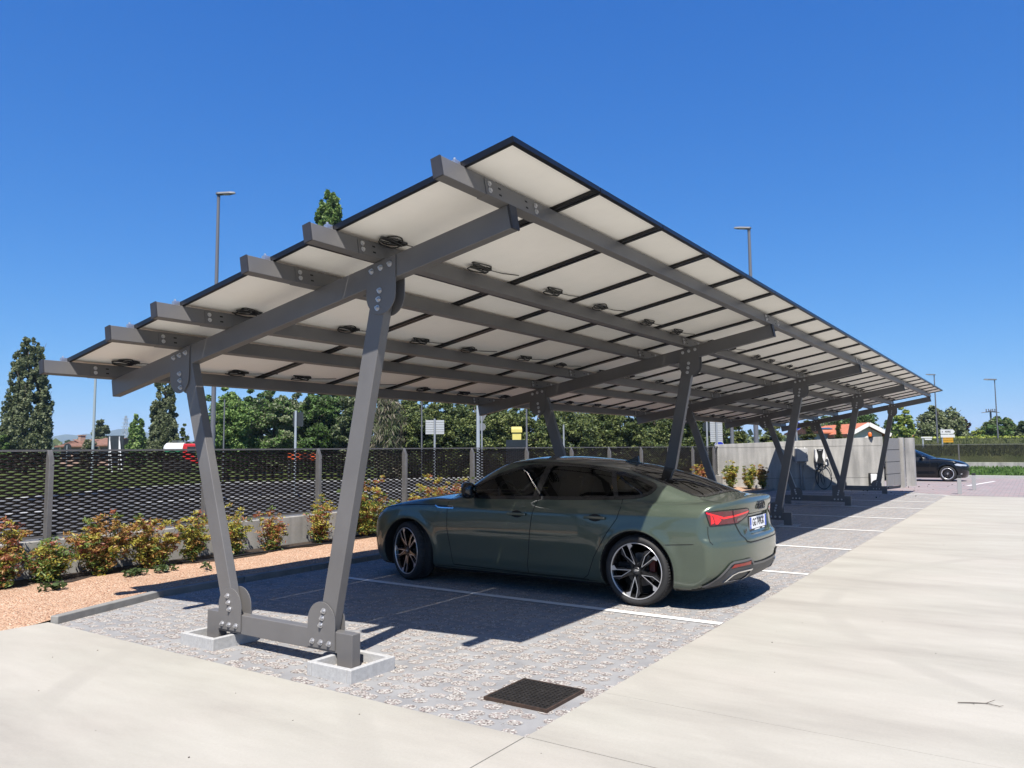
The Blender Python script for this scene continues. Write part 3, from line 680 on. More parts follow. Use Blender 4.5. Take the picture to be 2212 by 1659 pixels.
class CarShape:
    def __init__(s, P):
        s.P = P
        for k in ('Wz', 'dP', 'low', 'roof', 'shift', 'xr', 'xf', 'bot'): setattr(s, k, pchip(P[k]))
        s.L = P['length']
    def body(s, x, y, z):
        P = s.P; a = np.abs(y)
        bl = P['flare']
        dw = np.minimum(np.hypot(x-P['ra'], z-P['hub']), np.hypot(x-P['fa'], z-P['hub']))
        W = s.Wz(z)-s.dP(x)+bl*np.exp(-((dw-P['arch']-.01)/.055)**2)*np.clip((z-.15)*6, 0, 1)
        dp = P.get('door_dip', .004); W = W-dp*np.exp(-((z-.44)/.10)**2)*np.clip((x-P['ra']-.35)*5, 0, 1)*np.clip((P['fa']-.35-x)*5, 0, 1)
        f1 = a-W
        f2 = z-(s.low(x)-.035*(a/.85)**2)
        f3 = (s.xr(z)+P['rr']*(a/.92)**P['rp'])-x
        f4 = x-(s.xf(z)-P['fr']*(a/.92)**P['fp'])
        f5 = s.bot(x)-z
        lo = smax(f1, f2, P.get('ks', .07)); lo = smax(lo, f3, .05); lo = smax(lo, f4, .06); lo = smax(lo, f5, .05)
        xs = x+s.shift(x)*y*y
        t = np.maximum((z-P['belt'])/(P['top']-P['belt']), -.25)
        Wg = P['g0']-P['g1']*t-P['g2']*t*np.abs(t)-np.clip(P['gx0']-x, 0, 9)*P['gs0']-np.clip(x-P['gx1'], 0, 9)*P['gs1']
        gr = smax(a-Wg, (z-(s.roof(xs)-P.get('crown', .04)*(a/.6)**2))*.8, P.get('kr', .10))
        gr = smax(gr, P.get('gz', .5)-z, .02)
        gr = smax(gr, (s.xr(z)+P['rr']*(a/.92)**P['rp'])-x, .05)
        f = smin(lo, gr, P.get('kg', .035))
        if 'plate' in P:      # recess for the number plate
            w, z0, z1, d = P['plate']; q = np.maximum(np.maximum(a-w, z0-z), np.maximum(z-z1, x-(s.xr(z)+P['rr']*(a/.92)**P['rp']+d)))
            f = smax(f, -q, .012)
        return f
    def full(s, x, y, z):
        P = s.P; f = s.body(x, y, z); a = np.abs(y)
        d = np.minimum(np.hypot(x-P['ra'], z-P['hub']), np.hypot(x-P['fa'], z-P['hub']))-P['arch']
        return np.maximum(f, -np.maximum(d, .56-a))
    def grad(s, F, p, e=.004):
        x, y, z = p.T; g = np.stack([F(x+e, y, z)-F(x-e, y, z), F(x, y+e, z)-F(x, y-e, z), F(x, y, z+e)-F(x, y, z-e)], 1)/(2*e); return g
    def nets(s, h=.017):
        xs = np.arange(-.08, s.L+.08, h); ny = int(1.0/h); ys = (np.arange(-ny, ny)+.5)*h; zs = np.arange(.08, s.P['top']+.08, h)
        X, Y, Z = np.meshgrid(xs, ys, zs, indexing='ij'); V = s.full(X, Y, Z); ins = V < 0
        c = [(i, j, k) for i in (0, 1) for j in (0, 1) for k in (0, 1)]; S = V.shape
        sub = lambda A, o: A[o[0]:S[0]-1+o[0], o[1]:S[1]-1+o[1], o[2]:S[2]-1+o[2]]
        cnt = sum(sub(ins, o).astype(np.int8) for o in c); act = (cnt > 0) & (cnt < 8); idx = -np.ones(act.shape, int); ii = np.argwhere(act); idx[act] = np.arange(len(ii))
        acc = np.zeros((len(ii), 3)); n = np.zeros(len(ii))
        for o in c:
            for ax in range(3):
                if o[ax]: continue
                o2 = list(o); o2[ax] = 1
                va = V[ii[:, 0]+o[0], ii[:, 1]+o[1], ii[:, 2]+o[2]]; vb = V[ii[:, 0]+o2[0], ii[:, 1]+o2[1], ii[:, 2]+o2[2]]
                m = (va < 0) != (vb < 0); t = np.where(m, va/(va-vb+1e-12), 0); p = np.array(o, float)[None, :].repeat(len(ii), 0); p[:, ax] += t
                acc[m] += p[m]; n[m] += 1
        pts = np.array([xs[0], ys[0], zs[0]])+(ii+acc/n[:, None])*h
        faces = []
        for ax in range(3):
            u, w = [(1, 2), (2, 0), (0, 1)][ax]
            A = np.take(ins, range(S[ax]-1), ax); B = np.take(ins, range(1, S[ax]), ax); e = np.argwhere(A != B)
            ok = (e[:, u] > 0) & (e[:, w] > 0) & (e[:, u] < S[u]-1) & (e[:, w] < S[w]-1); e = e[ok]
            def at_(du, dw):
                q = e.copy(); q[:, u] += du; q[:, w] += dw; return idx[q[:, 0], q[:, 1], q[:, 2]]
            quad = np.stack([at_(-1, -1), at_(0, -1), at_(0, 0), at_(-1, 0)], 1)
            a_in = ins[e[:, 0], e[:, 1], e[:, 2]]; quad[~a_in] = quad[~a_in][:, ::-1]; faces.append(quad)
        F = np.concatenate(faces)
        for it in range(3):
            v = s.full(*pts.T); g = s.grad(s.full, pts); st = v[:, None]*g/np.maximum((g*g).sum(1), .05)[:, None]
            l = np.linalg.norm(st, axis=1, keepdims=True); pts = pts-st*np.minimum(1, .008/np.maximum(l, 1e-9))
        g = s.grad(s.full, pts, .003); N = g/np.maximum(np.linalg.norm(g, axis=1, keepdims=True), 1e-9)
        return pts, F, N
    def cast(s, o, d, n=160, reach=1.6):
        """first hit of rays o + t d with the body (arches closed)"""
        o = np.asarray(o, float); d = np.asarray(d, float); d = d/np.linalg.norm(d)
        t = np.zeros(len(o)); hit = np.zeros(len(o), bool); st = reach/n
        for i in range(n):
            p = o+d*(t+st)[:, None]; v = s.body(*p.T); new = (~hit) & (v < 0); hit |= new; t = np.where(hit, t, t+st)
        a = t.copy(); b = t+st
        for i in range(18):
            m = (a+b)/2; v = s.body(*(o+d*m[:, None]).T); a = np.where(v < 0, a, m); b = np.where(v < 0, m, b)
        p = o+d*((a+b)/2)[:, None]; g = s.grad(s.body, p); N = g/np.linalg.norm(g, axis=1, keepdims=True); return p, N

FRAMES = {  # how a flat drawing is laid onto the body: (u, v) -> ray origin, ray direction
    'left': (lambda u, v: np.stack([u, np.full_like(u, 1.25), v], 1), (0, -1, 0)),
    'right': (lambda u, v: np.stack([u, np.full_like(u, -1.25), v], 1), (0, 1, 0)),
    'rear': (lambda u, v: np.stack([np.full_like(u, -.3), u, v], 1), (1, 0, 0)),
    'top': (lambda u, v: np.stack([u, v, np.full_like(u, 1.7)], 1), (0, 0, -1)),
}
def front_frame(L): return (lambda u, v: np.stack([np.full_like(u, L+.3), u, v], 1), (-1, 0, 0))
q_ = math.sqrt(.5)
FRAMES['rearleft'] = (lambda u, v: np.stack([-.5+u*q_, .9+u*q_, v], 1), (q_, -q_, 0))     # u runs outward round the corner
FRAMES['rearright'] = (lambda u, v: np.stack([-.5+u*q_, -.9-u*q_, v], 1), (q_, q_, 0))
def lay(S, fr, uv, off=.002):
    uv = np.asarray(uv, float); f, d = FRAMES[fr] if isinstance(fr, str) else fr
    p, n = S.cast(f(uv[:, 0], uv[:, 1]), d); return p+n*off, n
def dense(poly, step=.03, closed=True):
    out = []; k = len(poly)
    for i in range(k if closed else k-1):
        a = np.array(poly[i], float); b = np.array(poly[(i+1) % k], float); m = max(1, int(np.linalg.norm(b-a)/step))
        out += [a+(b-a)*j/m for j in range(m)]
    if not closed: out.append(np.array(poly[-1], float))
    return np.array(out)
def rounded(poly, it=2):
    p = [np.array(q, float) for q in poly]
    for _ in range(it):
        o = []
        for i in range(len(p)): a, b = p[i], p[(i+1) % len(p)]; o += [a*.75+b*.25, a*.25+b*.75]
        p = o
    return [tuple(q) for q in p]
def set_normals(me, N):
    me.polygons.foreach_set('use_smooth', np.full(len(me.polygons), True)); me.normals_split_custom_set_from_vertices([tuple(n) for n in N])
def orient(V, F, N):
    for i, f in enumerate(F):
        a, b, c = V[f[0]], V[f[1]], V[f[2]]
        if np.dot(np.cross(b-a, c-a), N[f[0]]) < 0: F[i] = f[::-1]
    return F
def patch(S, fr, poly, nm, m, parent, off=.002, nr=14, ncol=18):
    """fill a horizontally convex outline with a grid lying on the body"""
    P = dense(poly, .01); zmin, zmax = P[:, 1].min(), P[:, 1].max(); uv = []
    for i in range(nr+1):
        z = zmin+1e-4+(zmax-zmin-2e-4)*i/nr; xs = []
        for a, b in zip(P, np.roll(P, -1, 0)):
            if (a[1] <= z) != (b[1] <= z): xs.append(a[0]+(b[0]-a[0])*(z-a[1])/(b[1]-a[1]))
        x0, x1 = (min(xs), max(xs)) if xs else (P[0][0], P[0][0])
        uv += [(x0+(x1-x0)*j/ncol, z) for j in range(ncol+1)]
    V, N = lay(S, fr, uv, off); F = [(i*(ncol+1)+j, i*(ncol+1)+j+1, (i+1)*(ncol+1)+j+1, (i+1)*(ncol+1)+j) for i in range(nr) for j in range(ncol)]
    orient(V, F, N); me = mesh_np(nm, V, np.array(F), [m]); set_normals(me, N); return link(nm, me, parent)
def ribbon(S, fr, line, nm, m, parent, w=.006, off=.0015, closed=False, step=.03, prof=False):
    L_ = dense(line, step, closed); k = len(L_); T = np.array([L_[(i+1) % k if closed else min(i+1, k-1)]-L_[i-1 if closed or i else 0] for i in range(k)])
    T /= np.maximum(np.linalg.norm(T, axis=1, keepdims=True), 1e-9); Nn = np.stack([-T[:, 1], T[:, 0]], 1)
    V1, n1 = lay(S, fr, L_+Nn*w/2, off); V2, n2 = lay(S, fr, L_-Nn*w/2, off)
    V = np.concatenate([V1, V2]); N = np.concatenate([n1, n2]); F = [(i, (i+1) % k, k+(i+1) % k, k+i) for i in range(k if closed else k-1)]
    orient(V, F, N); me = mesh_np(nm, V, np.array(F), [m]); set_normals(me, N); return link(nm, me, parent)
def in_poly(px, py, poly):
    r = np.zeros(len(px), bool); k = len(poly)
    for i in range(k):
        (x1, y1), (x2, y2) = poly[i], poly[(i+1) % k]
        c = ((y1 <= py) != (y2 <= py)) & (px < (x2-x1)*(py-y1)/((y2-y1) if y2 != y1 else 1e-9)+x1); r ^= c
    return r
def submesh(nm, V, F, N, sel, mats, parent):
    f = F[sel]; u, inv = np.unique(f, return_inverse=True); me = mesh_np(nm, V[u], inv.reshape(f.shape), mats); set_normals(me, N[u]); return link(nm, me, parent)

def paint(name, base, base2, metal=.35, rough=.32, coat=1.0):
    m = mat(name, base, rough, metal, coat=coat, spec=.5 if coat > .5 else .3); nt = m.node_tree; N = nt.nodes; L = nt.links; p = N['Principled BSDF']
    tc = N.new('ShaderNodeTexCoord'); n = N.new('ShaderNodeTexNoise'); n.inputs['Scale'].default_value = 900; n.inputs['Detail'].default_value = 1; L.new(tc.outputs['Object'], n.inputs['Vector'])
    rp = N.new('ShaderNodeValToRGB'); L.new(n.outputs['Fac'], rp.inputs[0]); rp.color_ramp.elements[0].position = .35; rp.color_ramp.elements[1].position = .65
    rp.color_ramp.elements[0].color = (*base, 1); rp.color_ramp.elements[1].color = (*base2, 1); L.new(rp.outputs[0], p.inputs['Base Color'])
    n2 = N.new('ShaderNodeTexNoise'); n2.inputs['Scale'].default_value = 5; n2.inputs['Detail'].default_value = 8; L.new(tc.outputs['Object'], n2.inputs['Vector'])
    mr = N.new('ShaderNodeMapRange'); mr.inputs['To Min'].default_value = .015; mr.inputs['To Max'].default_value = .07; L.new(n2.outputs['Fac'], mr.inputs['Value']); L.new(mr.outputs[0], p.inputs['Coat Roughness'])
    return m
M_green = paint('grey_green_paint', (0.062, 0.086, 0.063), (0.10, 0.128, 0.093), .35, .30)
M_blackp = paint('black_paint', (0.003, 0.0035, 0.005), (0.004, 0.005, 0.007), .0, .25, .35)
M_btrim = mat('black_trim', (0.01, 0.01, 0.011), 0.22, coat=.4)
M_seam = mat('seam_black', (0.004, 0.004, 0.004), 0.8)
M_plastic = mat('dark_grey_plastic', (0.055, 0.057, 0.062), 0.5)
M_tyre = mat('tyre_rubber', (0.017, 0.017, 0.018), 0.75, var=.2, vs=30)
M_rimb = mat('gloss_black_alloy', (0.012, 0.012, 0.013), 0.25, .3, coat=.5)
M_rimg = mat('dark_grey_alloy', (0.06, 0.06, 0.064), 0.35, .6)
M_mach = mat('machined_alloy', (0.62, 0.62, 0.63), 0.28, 0.75)
M_disc = mat('brake_disc', (0.18, 0.17, 0.165), 0.4, .9)
M_redcal = mat('red_caliper', (0.10, 0.006, 0.007), 0.45)
M_chrome = mat('bright_chrome', (0.75, 0.75, 0.76), 0.12, 1.0)
M_matt = mat('matt_alu', (0.55, 0.55, 0.56), 0.32, .9)
M_red = mat('red_lamp_glass', (0.80, 0.010, 0.018), 0.12, coat=.8)
M_reddk = mat('dark_red_lamp_glass', (0.085, 0.006, 0.012), 0.1, coat=.9)
M_refl = mat('red_reflector', (0.30, 0.02, 0.015), 0.25, coat=.3)
M_lampclr = mat('clear_lamp', (0.55, 0.57, 0.6), 0.08, .3, coat=1)
M_cabin = mat('dark_cabin', (0.012, 0.012, 0.013), 0.8)
M_seat = mat('dark_seat', (0.022, 0.022, 0.024), 0.7)
M_gl_f = glass_mat('clear_car_glass', (0.62, 0.68, 0.64)); M_gl_r = glass_mat('privacy_glass', (0.14, 0.15, 0.145)); M_gl_b = glass_mat('rear_screen_glass', (0.10, 0.105, 0.10))
M_pw = mat('plate_white', (0.78, 0.78, 0.78), 0.4); M_pb = mat('plate_blue', (0.02, 0.075, 0.42), 0.4); M_ink = mat('black_ink', (0.01, 0.01, 0.01), 0.5)

def wheel(parent, x, side, R, rim, style, steer=0.0, Wd=.245, y=.79):
    """wheel axis along car y; outer face points to side"""
    w = bpy.data.objects.new('wheel', None); col.objects.link(w); w.parent = parent; w.location = (x, side*y, R); w['_local'] = 1
    w.rotation_euler = (0, 0, steer+(0 if side > 0 else math.pi))
    hw = Wd/2
    b = MB(); b.lathe([(rim-.012, hw-.022), (rim+.004, hw-.006), (rim+.022, hw+.002), (R-.028, hw+.004), (R-.012, hw-.010), (R-.003, hw-.032), (R, hw-.055), (R, hw-.075), (R-.007, hw-.077), (R-.007, hw-.085), (R, hw-.087), (R+.001, .02), (R-.007, .018), (R-.007, .008), (R, .006), (R, -.05), (R-.006, -hw+.03), (R-.03, -hw), (rim, -hw+.02)], 'y', 72)
    # tread blocks on the shoulder
    for i in range(72):
        t = 2*math.pi*i/72; c, s_ = math.cos(t), math.sin(t); a = Vector((c*(R-.004), hw-.020, s_*(R-.004))); e = Vector((c*(R+.0015), hw-.070, s_*(R+.0015))); b.bar(a, e, .016, .002, 0, (c, 0, s_))
    b.build('tyre', M_tyre, w, smooth=True)
    rb = MB(); rb.lathe([(rim, hw-.012), (rim-.010, hw-.014), (rim-.018, hw-.05), (rim-.03, -.02), (rim-.02, -hw+.02), (rim, -hw+.02)], 'y', 64); rb.build('rim_barrel', M_rimb, w, smooth=True)
    rl = MB(); rl.lathe([(rim+.002, hw-.010), (rim+.001, hw-.003), (rim-.004, hw-.002), (rim-.007, hw-.006), (rim-.008, hw-.012)], 'y', 72); rl.build('rim_lip', M_mach, w, smooth=True)
    dk = MB(); dk.lathe([(.06, -.01), (.155, -.01), (.155, -.04), (.06, -.04)], 'y', 40); dk.lathe([(.0, .0), (.08, .0), (.085, -.03)], 'y', 24); dk.build('brake_disc', M_disc, w)
    cl = MB(); cl.box((-.125, -.01, .05), (.06, .08, .13)); cl.build('brake_caliper', M_redcal, w, bevel=.01)
    back = MB(); back.lathe([(.0, -.07), (rim-.025, -.07)], 'y', 32); back.build('inner_shield', M_dark, w)
    sp = MB()
    def pl(mb, pts, y0, y1, ang, mi=0):
        c, s_ = math.cos(ang), math.sin(ang); k = len(pts)
        f = lambda r, t, q: (r*c-t*s_, q(r) if callable(q) else q, r*s_+t*c)
        V = [f(r, t, y1) for r, t in pts]+[f(r, t, y0) for r, t in pts]
        mb.add(V, [tuple(range(k)), tuple(range(2*k-1, k-1, -1))]+[(i, k+i, k+(i+1) % k, (i+1) % k) for i in range(k)], mi)
    S_ = rim/.262; dish = lambda r: hw-.030+.018*min(1, r/(.25*S_)); back_ = lambda r: hw-.075
    if style == 'blade':
        sc_ = lambda P: [(r*S_, t*S_) for r, t in P]
        pl1 = lambda mb, P, y0, y1, a: pl(mb, P, y0, y1, a, 1)
        pl2 = lambda mb, P, y0, y1, a: pl(mb, P, y0, y1, a, 2)
        for i in range(5):
            a = math.radians(-90+72*i+4); sp = MB()
            pl(sp, sc_([(.035, -.02), (.035, .03), (.06, .016), (.19, .046), (.255, .052), (.253, .088), (.215, .092), (.20, .058), (.12, .045), (.06, .036)]), back_, dish, a)
            pl(sp, sc_([(.04, -.03), (.055, .010), (.165, -.018), (.255, -.006), (.256, -.016), (.20, -.05), (.16, -.042), (.10, -.030)]), back_, dish, a)
            pl1(sp, sc_([(.256, -.017), (.20, -.052), (.165, -.030), (.252, -.015)]), lambda r: dish(r)-.004, lambda r: dish(r)+.0008, a)
            pl1(sp, sc_([(.08, .030), (.19, .050), (.20, .062), (.13, .052)]), lambda r: dish(r)-.004, lambda r: dish(r)+.0008, a)
            e = lambda r: dish(r)+.0015; e0 = lambda r: dish(r)-.002
            pl2(sp, sc_([(.058, .012), (.062, .017), (.166, -.0185), (.166, -.0245)]), e0, e, a); pl2(sp, sc_([(.166, -.0185), (.166, -.0245), (.252, -.0125), (.254, -.0065)]), e0, e, a)
            pl2(sp, sc_([(.058, .012), (.060, .019), (.192, .0485), (.194, .0425)]), e0, e, a)
            pl2(sp, sc_([(.190, .0425), (.252, .050), (.2535, .088), (.216, .092), (.205, .060)]), e0, e, a)
            sp.build('spoke', [M_rimb, M_rimg, M_mach], w)
    else:
        for i in range(7):
            a = 2*math.pi*i/7; sp = MB()
            pl(sp, [(.03, -.022), (.03, .022), (.12*S_, .014), (.24*S_, .024), (.24*S_, -.024), (.12*S_, -.014)], back_, dish, a)
            sp.build('spoke', M_rimb, w)
        r2 = MB(); r2.lathe([(rim-.004, hw-.008), (rim-.006, hw-.001), (rim-.034, hw-.020), (rim-.036, hw-.03)], 'y', 64); r2.build('polished_ring', M_mach, w, smooth=True)
    hb = MB(); hb.lathe([(0, hw-.018), (.030, hw-.018), (.034, hw-.022), (.034, hw-.05)], 'y', 24); hb.lathe([(.034, hw-.035), (.068, hw-.04), (.07, hw-.07)], 'y', 24); 
    if style == 'blade':
        for k in range(5):
            t = math.radians(72*k+20); c0 = Vector((.052*math.cos(t), hw-.045, .052*math.sin(t))); hb.cyl(c0, c0+Vector((0, .006, 0)), .009, 10, 1)
    hc = hb.build('hub_cap', [M_rimg if style == 'blade' else M_matt, M_dark], w)
    if style == 'blade':
        hr = MB()
        for k in range(4):
            cx = -.0165+.011*k; hr.tube([(cx+.0085*math.cos(t), hw-.0165, .0085*math.sin(t)) for t in [2*math.pi*j/16 for j in range(17)]], .0011, 5)
        hr.build('ring_emblem', M_matt, w)
    return w

def seat(b, x, y, rec=True):
    b.box((x+.20, y, .52), (.52, .48, .16)); M = Matrix.Rotation(math.radians(-16), 3, 'Y'); b.box((x-.14, y, .86), (.14, .46, .66), M=M); b.box((x-.27, y, 1.235), (.10, .27, .17), M=M); b.cyl((x-.235, y-.05, 1.1), (x-.25, y-.05, 1.2), .008, 6); b.cyl((x-.235, y+.05, 1.1), (x-.25, y+.05, 1.2), .008, 6)

def build_car(P, root, M_paint, parts):
    """body panels cut from one implicit surface; parts: list of (name, frame test, polygon)"""
    S = CarShape(P); V, F, N = S.nets(P.get('h', .017)); C = V[F].mean(1); n = N[F].mean(1)
    a = np.abs(C[:, 1]); d = np.minimum(np.hypot(C[:, 0]-P['ra'], C[:, 2]-P['hub']), np.hypot(C[:, 0]-P['fa'], C[:, 2]-P['hub']))
    lab = np.zeros(len(F), int); names = ['body']
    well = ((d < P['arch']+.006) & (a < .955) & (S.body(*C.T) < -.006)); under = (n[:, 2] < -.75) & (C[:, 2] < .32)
    gone = np.zeros(len(F), bool)
    for q in P['side_holes']: gone |= in_poly(C[:, 0], C[:, 2], q) & (a > .35) & (np.abs(n[:, 1]) > .35) & (C[:, 2] > .75)
    for q in P['top_holes']: gone |= in_poly(C[:, 0], C[:, 1], q) & (n[:, 2] > .2) & (C[:, 2] > .85)
    for nm, test, q in parts:
        names.append(nm); i = len(names)-1; s_ = (lab == 0) & ~well
        if test == 'left': s_ &= in_poly(C[:, 0], C[:, 2], q) & (C[:, 1] > .5)
        elif test == 'right': s_ &= in_poly(C[:, 0], C[:, 2], q) & (C[:, 1] < -.5)
        elif test == 'top': s_ &= in_poly(C[:, 0], C[:, 1], q) & (n[:, 2] > .3) & (C[:, 2] > .6)
        elif test == 'rear': s_ &= in_poly(C[:, 1], C[:, 2], q) & (C[:, 0] < .66) & ((n[:, 0] < -.25) | (n[:, 2] > .6))
        lab[s_] = i
    ob = {}
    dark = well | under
    for i, nm in enumerate(names):
        sel = (lab == i) & ~gone & ~dark
        if sel.any(): ob[nm+(str(i) if nm in ob else '')] = submesh(nm, V, F, N, sel, [M_paint], root)
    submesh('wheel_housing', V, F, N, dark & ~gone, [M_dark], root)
    # dark lining inside the cabin
    li = (C[:, 2] > .45) & (C[:, 0] > P['cab'][0]) & (C[:, 0] < P['cab'][1]) & ~dark & ~gone & (n[:, 2] > -.5)
    Vi = V-N*.022; f = F[li][:, ::-1]; u, inv = np.unique(f, return_inverse=True); me = mesh_np('cabin_lining', Vi[u], inv.reshape(f.shape), [M_cabin], smooth=True); link('cabin_lining', me, root)
    b = MB(); b.box(((P['cab'][0]+P['cab'][1])/2, 0, .36), (P['cab'][1]-P['cab'][0], 1.6, .04)); b.box((P['cab'][1]-.28, 0, .72), (.5, 1.5, .36)); b.box((P['cab'][0]+.15, 0, .62), (.9, 1.44, .5)); b.build('cabin_floor', M_cabin, root)
    return S, ob

# ---- the green car
CARP = dict(length=4.757, ra=1.088, fa=3.912, hub=.326, arch=.372, top=1.386, belt=.93, flare=.010,
    Wz=[(.05, .74), (.14, .82), (.20, .876), (.28, .897), (.36, .904), (.46, .9125), (.56, .919), (.62, .9205), (.70, .918), (.78, .911), (.832, .902), (.862, .890), (.90, .872), (.96, .842), (1.05, .79), (1.5, .6)],
    dP=[(-.2, .12), (0, .075), (.25, .030), (.6, .006), (1.0, 0), (2.5, .006), (3.9, 0), (4.2, .012), (4.5, .045), (4.757, .09), (5, .12)],
    low=[(-.2, .90), (.03, .955), (.12, .978), (.3, .985), (.6, .985), (1.0, .985), (1.6, .975), (2.4, .955), (3.1, .945), (3.4, .955), (3.55, .96), (3.9, .925), (4.2, .868), (4.45, .795), (4.6, .72), (4.72, .62), (5, .4)],
    roof=[(-.4, .70), (-.05, .90), (.045, .995), (.09, 1.012), (.20, 1.004), (.36, 1.022), (.6, 1.092), (.9, 1.182), (1.2, 1.258), (1.5, 1.315), (1.85, 1.360), (2.2, 1.383), (2.45, 1.385), (2.65, 1.368), (2.85, 1.322), (3.05, 1.237), (3.3, 1.10), (3.55, .965), (3.8, .82), (4.2, .55)],
    shift=[(-.2, 0), (.25, 0), (.5, -.12), (1.2, -.16), (1.8, 0), (2.5, .08), (3.0, .22), (3.6, .28), (4, .28)],
    xr=[(.05, .30), (.18, .19), (.26, .085), (.34, .03), (.45, .006), (.56, .0), (.625, .010), (.665, .040), (.72, .055), (.80, .062), (.88, .055), (.94, .042), (.985, .035), (1.02, .08), (1.1, .2), (1.5, .5)], rr=.27, rp=3.0,
    xf=[(.05, 4.55), (.15, 4.64), (.25, 4.71), (.4, 4.748), (.55, 4.757), (.65, 4.742), (.72, 4.70), (.82, 4.60), (1.2, 4.2)], fr=.42, fp=2.4,
    bot=[(-.2, .30), (.1, .25), (.35, .19), (.7, .165), (1.5, .14), (3.5, .14), (4.3, .145), (4.65, .165), (5, .2)],
    g0=.842, g1=.225, g2=.03, gx0=1.7, gs0=.085, gx1=2.9, gs1=.05, crown=.038, kr=.085, gz=.62, ks=.075, kg=.03,
    plate=(.315, .655, .845, .028), cab=(1.0, 3.5), h=.0165)
_m = lambda x: .14+.86*x if x < 1 else x
for _k in ('low', 'roof', 'dP', 'shift', 'bot'): CARP[_k] = [(_m(x), v) for x, v in CARP[_k]]
CARP['xr'] = [(z, x+.14) for z, x in CARP['xr']]; CARP['xf'] = [(z, x+.05) for z, x in CARP['xf']]
DLO = [(3.30, .955), (3.02, 1.090), (2.72, 1.215), (2.45, 1.283), (2.15, 1.306), (1.80, 1.300), (1.50, 1.253), (1.20, 1.185), (.99, 1.112), (.965, 1.085), (1.01, 1.035), (1.12, .999), (1.35, .985), (2.0, .968), (2.8, .955)]
WS = [(3.42, -.66), (3.42, .66), (3.0, .62), (2.78, .52), (2.74, .3), (2.72, 0), (2.74, -.3), (2.78, -.52), (3.0, -.62)]
WS = [(3.55, 0), (3.50, .3), (3.36, .66), (2.78, .545), (2.70, .3), (2.68, 0), (2.70, -.3), (2.78, -.545), (3.36, -.66), (3.50, -.3)]
RW = [(.50, 0), (.51, .3), (.56, .60), (.85, .58), (1.30, .50), (1.36, .3), (1.38, 0), (1.36, -.3), (1.30, -.50), (.85, -.58), (.56, -.60), (.51, -.3)]
CARP['side_holes'] = [DLO]; CARP['top_holes'] = [WS, RW]
CS_ = 1.03
car = thing('parked_car', 'dark grey green fastback car parked nose-in under the solar carport', 'car', (7.83, 3.245-1.088*CS_, -.012), rotz=math.pi/2); car.scale = (CS_,)*3; car['_local'] = 1
FD = [(3.36, .955), (3.34, .80), (3.335, .60), (3.30, .40), (3.27, .225), (2.30, .205), (2.30, .30), (2.24, .75), (2.20, .963), (2.14, 1.33), (2.6, 1.34), (3.1, 1.12)]
RD = [(2.14, 1.33), (2.20, .963), (2.24, .75), (2.30, .30), (2.30, .205), (1.66, .205), (1.60, .25), (1.53, .42), (1.38, .66), (1.275, .80), (1.25, .90), (1.27, .985), (1.09, 1.02), (1.02, 1.12), (1.6, 1.34)]
S1, ob1 = build_car(CARP, car, M_green, [('door', 'left', FD), ('door', 'right', FD), ('door', 'left', RD), ('door', 'right', RD),
    ('bonnet', 'top', [(3.50, -.68), (3.50, .68), (4.0, .74), (4.45, .70), (4.62, .5), (4.66, 0), (4.62, -.5), (4.45, -.70), (4.0, -.74)]),
    ('boot_lid', 'rear', [(-.66, 1.2), (-.66, .97), (-.62, .91), (-.585, .80), (-.50, .66), (-.46, .605), (.46, .605), (.50, .66), (.585, .80), (.62, .91), (.66, .97), (.66, 1.2)])])
